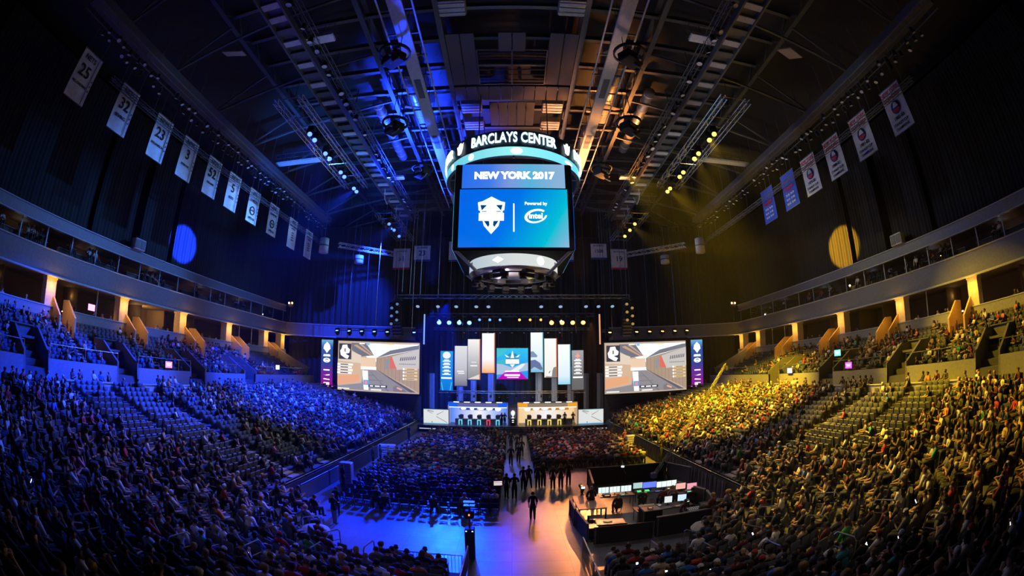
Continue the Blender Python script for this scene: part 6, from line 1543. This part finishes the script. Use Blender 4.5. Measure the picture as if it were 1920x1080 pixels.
# stair gap beside the first side aisle, pale steps down to the floor
for sd in (-1, 1):
    s = MB()
    for i in range(5): s.box((sd*(W0-.15-i*.3), 19.0, 1.15-i*.24), (.32, 1.9, .10)); s.box((sd*(W0-.15-i*.3), 19.0, .55-i*.12), (.3, 1.8, 1.1-i*.24))
    s.obj('floor_steps_'+('left' if sd < 0 else 'right'), M_STEP, kind='structure')
    t = empty('stair_rail', (sd*(W0-.7), 18.0, 0), 0, 'black railing beside the steps from the %s stand to the floor' % STAND[sd], 'rail')
    m_ = MB(); m_.path([(-sd*.8, 0, .0), (-sd*.8, 0, 1.0), (sd*.7, 0, 2.1), (sd*.7, 0, 1.2)], .03, 6); m_.obj('handrail', M_BLACK, t)
    m_ = MB(); m_.cyl((0, 0, .6), (0, 0, 1.6), .025, 5); m_.obj('post', M_BLACK, t)
t = empty('covered_cart', (-8.2, 16.1, 0), R(20), 'small round-topped covered cart at the blue-side corner of the near stand', 'cart')
m_ = MB(); m_.bev((0, 0, .6), (1.3, .8, .9), .1); m_.obj('body', M_BLACK, t); m_ = MB(); m_.lathe([(.68, .0), (.6, .14), (.3, .24), (0, .27)], (0, 0, 1.03), 16); m_.obj('cover', mat('cover_grey', (.32,.33,.36), .7), t)
t = empty('covered_cart', (8.3, 16.6, 0), R(-15), 'small covered cart at the yellow-side corner of the near stand', 'cart')
m_ = MB(); m_.bev((0, 0, .6), (1.3, .9, .9), .1); m_.obj('body', M_BLACK, t); m_ = MB(); m_.lathe([(.7, .0), (.6, .12), (.3, .2), (0, .22)], (0, 0, 1.03), 16); m_.obj('cover', mat('cover_tan', (.40,.36,.32), .7), t)
# phones lighting up in the crowd
q = random.Random(17)
cand = [s for s in NEAR_PEOPLE if s['dist'] < 26]
for i, s in enumerate(q.sample(cand, 14)):
    fx, fy = -math.sin(s['rz']), math.cos(s['rz'])
    t = empty('phone', (s['x']+fx*.36, s['y']+fy*.36, s['z']+.80), s['rz'], 'glowing phone held before the person in the %s' % where(s), 'phone')
    m_ = MB(); m_.bev((0, 0, 0), (.08, .012, .15), .004, rx=R(-35)); m_.obj('case', M_BLACK, t); m_ = MB(); m_.box((0, -.009, 0), (.07, .004, .135), rx=R(-35)); m_.obj('screen', glow('phone_glow', (.85,.92,1.), 4), t)
# ------------------------------------------------------------------ light
world = bpy.data.worlds.new('arena_dark'); scene.world = world; world.use_nodes = True
bg = world.node_tree.nodes['Background']; bg.inputs[0].default_value = (.02,.03,.06,1); bg.inputs[1].default_value = .02
cB, cY, cO, cM = (.010,.045,1.), (1.,.60,.02), (1.,.33,.06), (1.,.22,.40)
# blue moving heads over the left stand
for (p, t, w, a) in [((-15.7, 27, 25.6), (-19, 38, 3), 150000, 46), ((-15.7, 30.5, 25.6), (-26, 42, 5), 150000, 44), ((-15.7, 34.3, 25.6), (-20, 48, 3), 110000, 40),
    ((-15.7, 38, 25.6), (-25, 21.0, 5), 200000, 34), ((-15., 50, 25.6), (-26, 33, 6), 80000, 40), ((-15.7, 31, 25.6), (-21.5, 13.5, 3.5), 200000, 46), ((-15.7, 28, 25.6), (-30.5, 13.5, 6.5), 110000, 32)]:
    spot('blue_stand_light', p, t, cB, w, a, .6)
for (p, t, w, a) in [((15.7, 27, 25.6), (19, 36, 3), 110000, 46), ((15.7, 30.5, 25.6), (25, 41, 5), 120000, 44), ((15.7, 34.3, 25.6), (19, 45, 3), 80000, 40),
    ((15.7, 38, 25.6), (22.5, 19, 4.5), 110000, 26), ((15., 50, 25.6), (27, 31, 5), 30000, 32), ((15.7, 31, 25.6), (22, 13, 3.5), 80000, 46), ((15.7, 28, 25.6), (30, 16, 7), 50000, 40)]:
    spot('yellow_stand_light', p, t, cY, w, a, .6)
# floor and aisle washes from the stage row
for x, tx, ty, w in ((-9.7, -9, 26, 190000), (-7, -7, 30, 160000), (-4.3, -6.5, 22, 150000), (-8, -6, 42, 160000)):
    spot('blue_floor_light', (x, 57.2, 14.8), (tx, ty, 0), (.004,.03,1.), w, 21, .7)
spot('blue_floor_light', (-8, 53, 16.6), (-5.8, 18.5, 0), (.002,.025,1.), 230000, 21, .6)
for x, c, w, t, a in ((5.2, cO, 44000, (3.4, 26, 0), 12), (8, cM, 60000, (6.5, 44, 0), 30), (10.6, (1.,.32,.10), 42000, (3.2, 18, 0), 12), (6.5, (1.,.28,.22), 56000, (7, 39, 0), 28), (8., (1.,.5,.1), 9000, (10.5, 20, 0), 26)):
    spot('warm_floor_light', (x, 57.2, 14.8), t, c, w, a, .8)
spot('blue_stand_light', (-10, 34, 25), (-17, 12.5, 2.5), (.02,.08,1.), 60000, 44, .8)
spot('yellow_stand_light', (10, 34, 25), (18, 12.5, 2.5), cY, 80000, 40, .8)
spot('house_light', (-4, 18, 27), (-5, 40, 0), (.55,.65,1.), 6000, 36, .8, .4)
spot('house_light', (5, 20, 27), (6.5, 44, 0), (1.,.45,.48), 12000, 26, .8, .4)
spot('house_light', (-4, 3, 21), (-7, 15.5, 1), (1.,.80,.80), 900, 40, .8, .4)
spot('house_light', (5, 3, 21), (9, 15.5, 1), (1.,.84,.80), 1700, 46, .8, .4)
spot('blue_floor_light', (-10, 55, 16), (-10.5, 23, 0), (.003,.025,1.), 200000, 14, .7)
for sd in (-1, 1):
    for y in UP_AISLES[1:5]: spot('step_light', (sd*(SUITE_X-.9), y, 12.2), (sd*(SUITE_X-4.5), y, 7.2), (1.,.42,.2), 420, 26, .7, .1)
spot('blue_stand_light', (-15.7, 38, 25.6), (-22.5, 16, 4), cB, 170000, 20, .6)
for sd, c in ((-1, (.45,.65,1.)), (1, (.85,.85,.95))):  # added mid-air fill that brightens the catwalks and their lamp rows
    for y in (18, 30, 42): spot('catwalk_fill', (sd*15, y, 21), (sd*25.6, y+1, 27), c, 900 if y > 20 else 400, 50, .8, .1)
    for y in (22, 34, 46): spot('catwalk_fill', (sd*8, y, 18), (sd*14.2, y, 28.6), c, 900 if y > 25 else 450, 50, .8, .1)
spot('aisle_light', (-1.5, 56, 15), (.0, 36, 0), (.10,.12,1.), 16000, 13, .9)
spot('aisle_light', (1.5, 53, 16.6), (1.2, 22, 0), (.6,.2,1.), 5000, 10, .8)
# neutral house spill on the crowd near the floor and the near stand
for x, y, t, c, w, a in ((-6, 36, (-20.5, 25, 3), (.70,.85,1.), 7000, 44), (6, 36, (17.5, 26, 3), (1.,.80,.86), 7000, 44), (-4, 30, (-6, 12.5, 1), (1.,.75,.7), 700, 30), (4, 30, (8, 13.5, 1), (1.,.9,.9), 2200, 44), (-2, 30, (-15, 17, 2), (1.,.62,.62), 6500, 36)):
    spot('house_light', (x, y, 24), t, c, w, a, .8, .4)
# pools on the drapes
spot('blue_pool_light', (-16, 46, 20.4), (-35.2, 34.4, 19.6), cB, 900000, 11, .25)
spot('yellow_pool_light', (16, 46, 21.5), (35.2, 34, 19.2), (1.,.48,.02), 300000, 12, .25)
spot('blue_pool_light', (-15, 50, 26), (-24, 62, 16), cB, 90000, 50, .8)
spot('blue_fascia_light', (-15, 40, 25), (-34, 26, 14.5), (.08,.28,1.), 16000, 50, .8); spot('blue_fascia_light', (-12, 26, 24), (-34, 15, 14.5), (.08,.28,1.), 9000, 50, .8); spot('blue_fascia_light', (-12, 38, 22), (-34, 46, 14), (.08,.28,1.), 8000, 40, .8)
spot('fascia_light', (15, 34, 25), (34, 27, 14), (1.,.8,.2), 3000, 40, .8); spot('fascia_light', (12, 40, 25), (34, 30, 14), (.7,.75,1.), 2600, 70, .8)
# roof: blue from one side, orange from the other
for (p, t, c, w, a) in [((-12, 44, 22), (-10.5, 37, 33), cB, 170000, 50), ((-10, 52, 18), (-8, 43, 34), cB, 110000, 48), ((12, 44, 22), (9, 37, 34), cO, 26000, 62), ((9, 52, 18), (4, 40, 34), (1.,.42,.22), 16000, 56), ((0, 46, 20), (0, 32, 34), (.72,.5,.72), 2000, 50), ((-7, 30, 22), (-7.4, 20, 30), cB, 16000, 24), ((7, 32, 22), (7.4, 22, 30), (1.,.5,.3), 1500, 24), ((-20, 30, 20), (-20, 38, 30), (.04,.2,1.), 9000, 90), ((20, 30, 20), (20, 38, 30), (.75,.65,.4), 900, 90)]:
    spot('roof_light', p, t, c, w, a, .9, .5)
# banners: soft wash from the catwalks
for sd, c, w in ((-1, (.25,.55,1.), 1100), (1, (.75,.70,.85), 800)):
    for y in (25, 33, 41, 49): spot('banner_light', (sd*17, y+3, 24.5), (sd*26, y, 23.4), c, w*(.35 if y < 28 else .8), 50, .8)
# columns under the balconies
for sd in (-1, 1):
    for y in COLS + [58.6]:
        point('column_light', (sd*(SUITE_X-.55), y, 11.6), (1.,.48,.05), 95, .12)
        spot('parapet_light', (sd*(SUITE_X-1.6), y+1.3, 12.25), (sd*(SUITE_X-.8), y+1.3, 8.5), (1.,.50,.06), 260, 100, .8, .1)
    for y, w in ((12, 10), (21, 16), (30.6, 1000 if sd < 0 else 16), (39.8, 16), (49, 12)):
        point('suite_light', (sd*(SUITE_X+4), y, 11.6), (1.,.55,.15), w, .3)
    for y in (13, 22, 31, 40, 49): point('suite_light', (sd*(SUITE_X+2.4), y, 15.5), (.6,.7,1.), 5, .2)
# stage
spot('stage_light', (-5, 52, 16.5), (-4.5, 59, 1), (.12,.3,1.), 4000, 40, .6); spot('stage_light', (5, 52, 16.5), (4.7, 59, 1), (1.,.55,.12), 2600, 40, .6)
spot('stage_back_light', (-6, 58.5, 15), (-6, 66, 4), (.02,.08,1.), 30000, 80, .8); spot('stage_back_light', (4, 58.5, 6), (5, 66, 3), (.6,.6,.65), 900, 100, .8)
for x in (-4.5, 4.7): point('booth_light', (x, 58.2, 3.3), (.5,.65,1.) if x < 0 else (1.,.7,.35), 70, .2)
# fill points added under the scoreboard to brighten its plate
point('scoreboard_fill', (-.9, 36, 15.5), (.9,.75,.9), 260, .3); point('scoreboard_fill', (1.6, 36.4, 15.5), (1.,.8,.4), 120, .3)
# production booth glow
for x, y, c in ((6, 23.6, (.7,.9,.85)), (8.4, 23.6, (.6,.7,1.)), (9.9, 22.6, (1.,.5,.45)), (8, 21.4, (1.,.5,.2)), (6.0, 21.6, (1.,.5,.15))): point('booth_glow', (x, y, 1.6), c, 6, .15)
vs = scene.view_settings
scene.display_settings.display_device = 'sRGB'
vs.view_transform = 'Standard'; vs.look = 'None'; vs.exposure = 0.0; vs.gamma = 1.0
try: vs.use_curve_mapping = False
except Exception: pass
# theatrical haze hanging in the air of the hall
v = world.node_tree.nodes.new('ShaderNodeVolumeScatter'); v.inputs['Density'].default_value = HAZE; v.inputs['Anisotropy'].default_value = .4
world.node_tree.links.new(v.outputs[0], world.node_tree.nodes['World Output'].inputs['Volume'])

# ------------------------------------------------------------------ parts whose pieces stand far apart become parts of their own
def far_pieces(me):
    n = len(me.vertices); co = np.empty(n*3, np.float32); me.vertices.foreach_get('co', co); co = co.reshape(-1, 3)
    par = list(range(n))
    def find(a):
        while par[a] != a: par[a] = par[par[a]]; a = par[a]
        return a
    seen = {}
    for i, c in enumerate(np.round(co, 4).tolist()):
        k = tuple(c)
        if k in seen: par[find(i)] = find(seen[k])
        else: seen[k] = i
    faces = [tuple(p.vertices) for p in me.polygons]
    for f in faces:
        r = find(f[0])
        for v in f[1:]: par[find(v)] = r
    lab = [find(f[0]) for f in faces]; ids = sorted(set(lab))
    if len(ids) < 2 or len(ids) > 60: return None
    box = {}
    for i in ids:
        v = co[sorted({q for f, l in zip(faces, lab) if l == i for q in f})]; box[i] = (v.min(0), v.max(0))
    grp = {i: i for i in ids}
    def g(a):
        while grp[a] != a: a = grp[a]
        return a
    for a_ in range(len(ids)):
        for b_ in range(a_):
            A, B = box[ids[a_]], box[ids[b_]]
            gap = np.linalg.norm(np.maximum(0, np.maximum(A[0]-B[1], B[0]-A[1])))
            big = max(np.linalg.norm(A[1]-A[0]), np.linalg.norm(B[1]-B[0]))
            if gap < big*.36: grp[g(ids[a_])] = g(ids[b_])
    out = {}
    for f, l, p in zip(faces, lab, me.polygons): out.setdefault(g(l), []).append((f, p.material_index, p.use_smooth))
    return (co, list(out.values())) if len(out) > 1 else None
for o in list(scene.objects):
    if o.type != 'MESH' or o.parent is None or o.get('kind') or o.data.users > 1 or len(o.data.vertices) > 3000 or o.children: continue
    got = far_pieces(o.data)
    if not got: continue
    co, groups = got; mats_ = list(o.data.materials)
    for k, fs in enumerate(groups):
        used = sorted({i for f, _, _ in fs for i in f}); ix = {v: i for i, v in enumerate(used)}
        me = bpy.data.meshes.new(o.data.name); me.from_pydata(co[used].tolist(), [], [tuple(ix[i] for i in f) for f, _, _ in fs])
        for m in mats_: me.materials.append(m)
        me.polygons.foreach_set('material_index', [m for _, m, _ in fs]); me.polygons.foreach_set('use_smooth', [s for _, _, s in fs]); me.update()
        if k == 0: first = me
        else:
            c = o.copy(); c.data = me; COL.objects.link(c)
    o.data = first
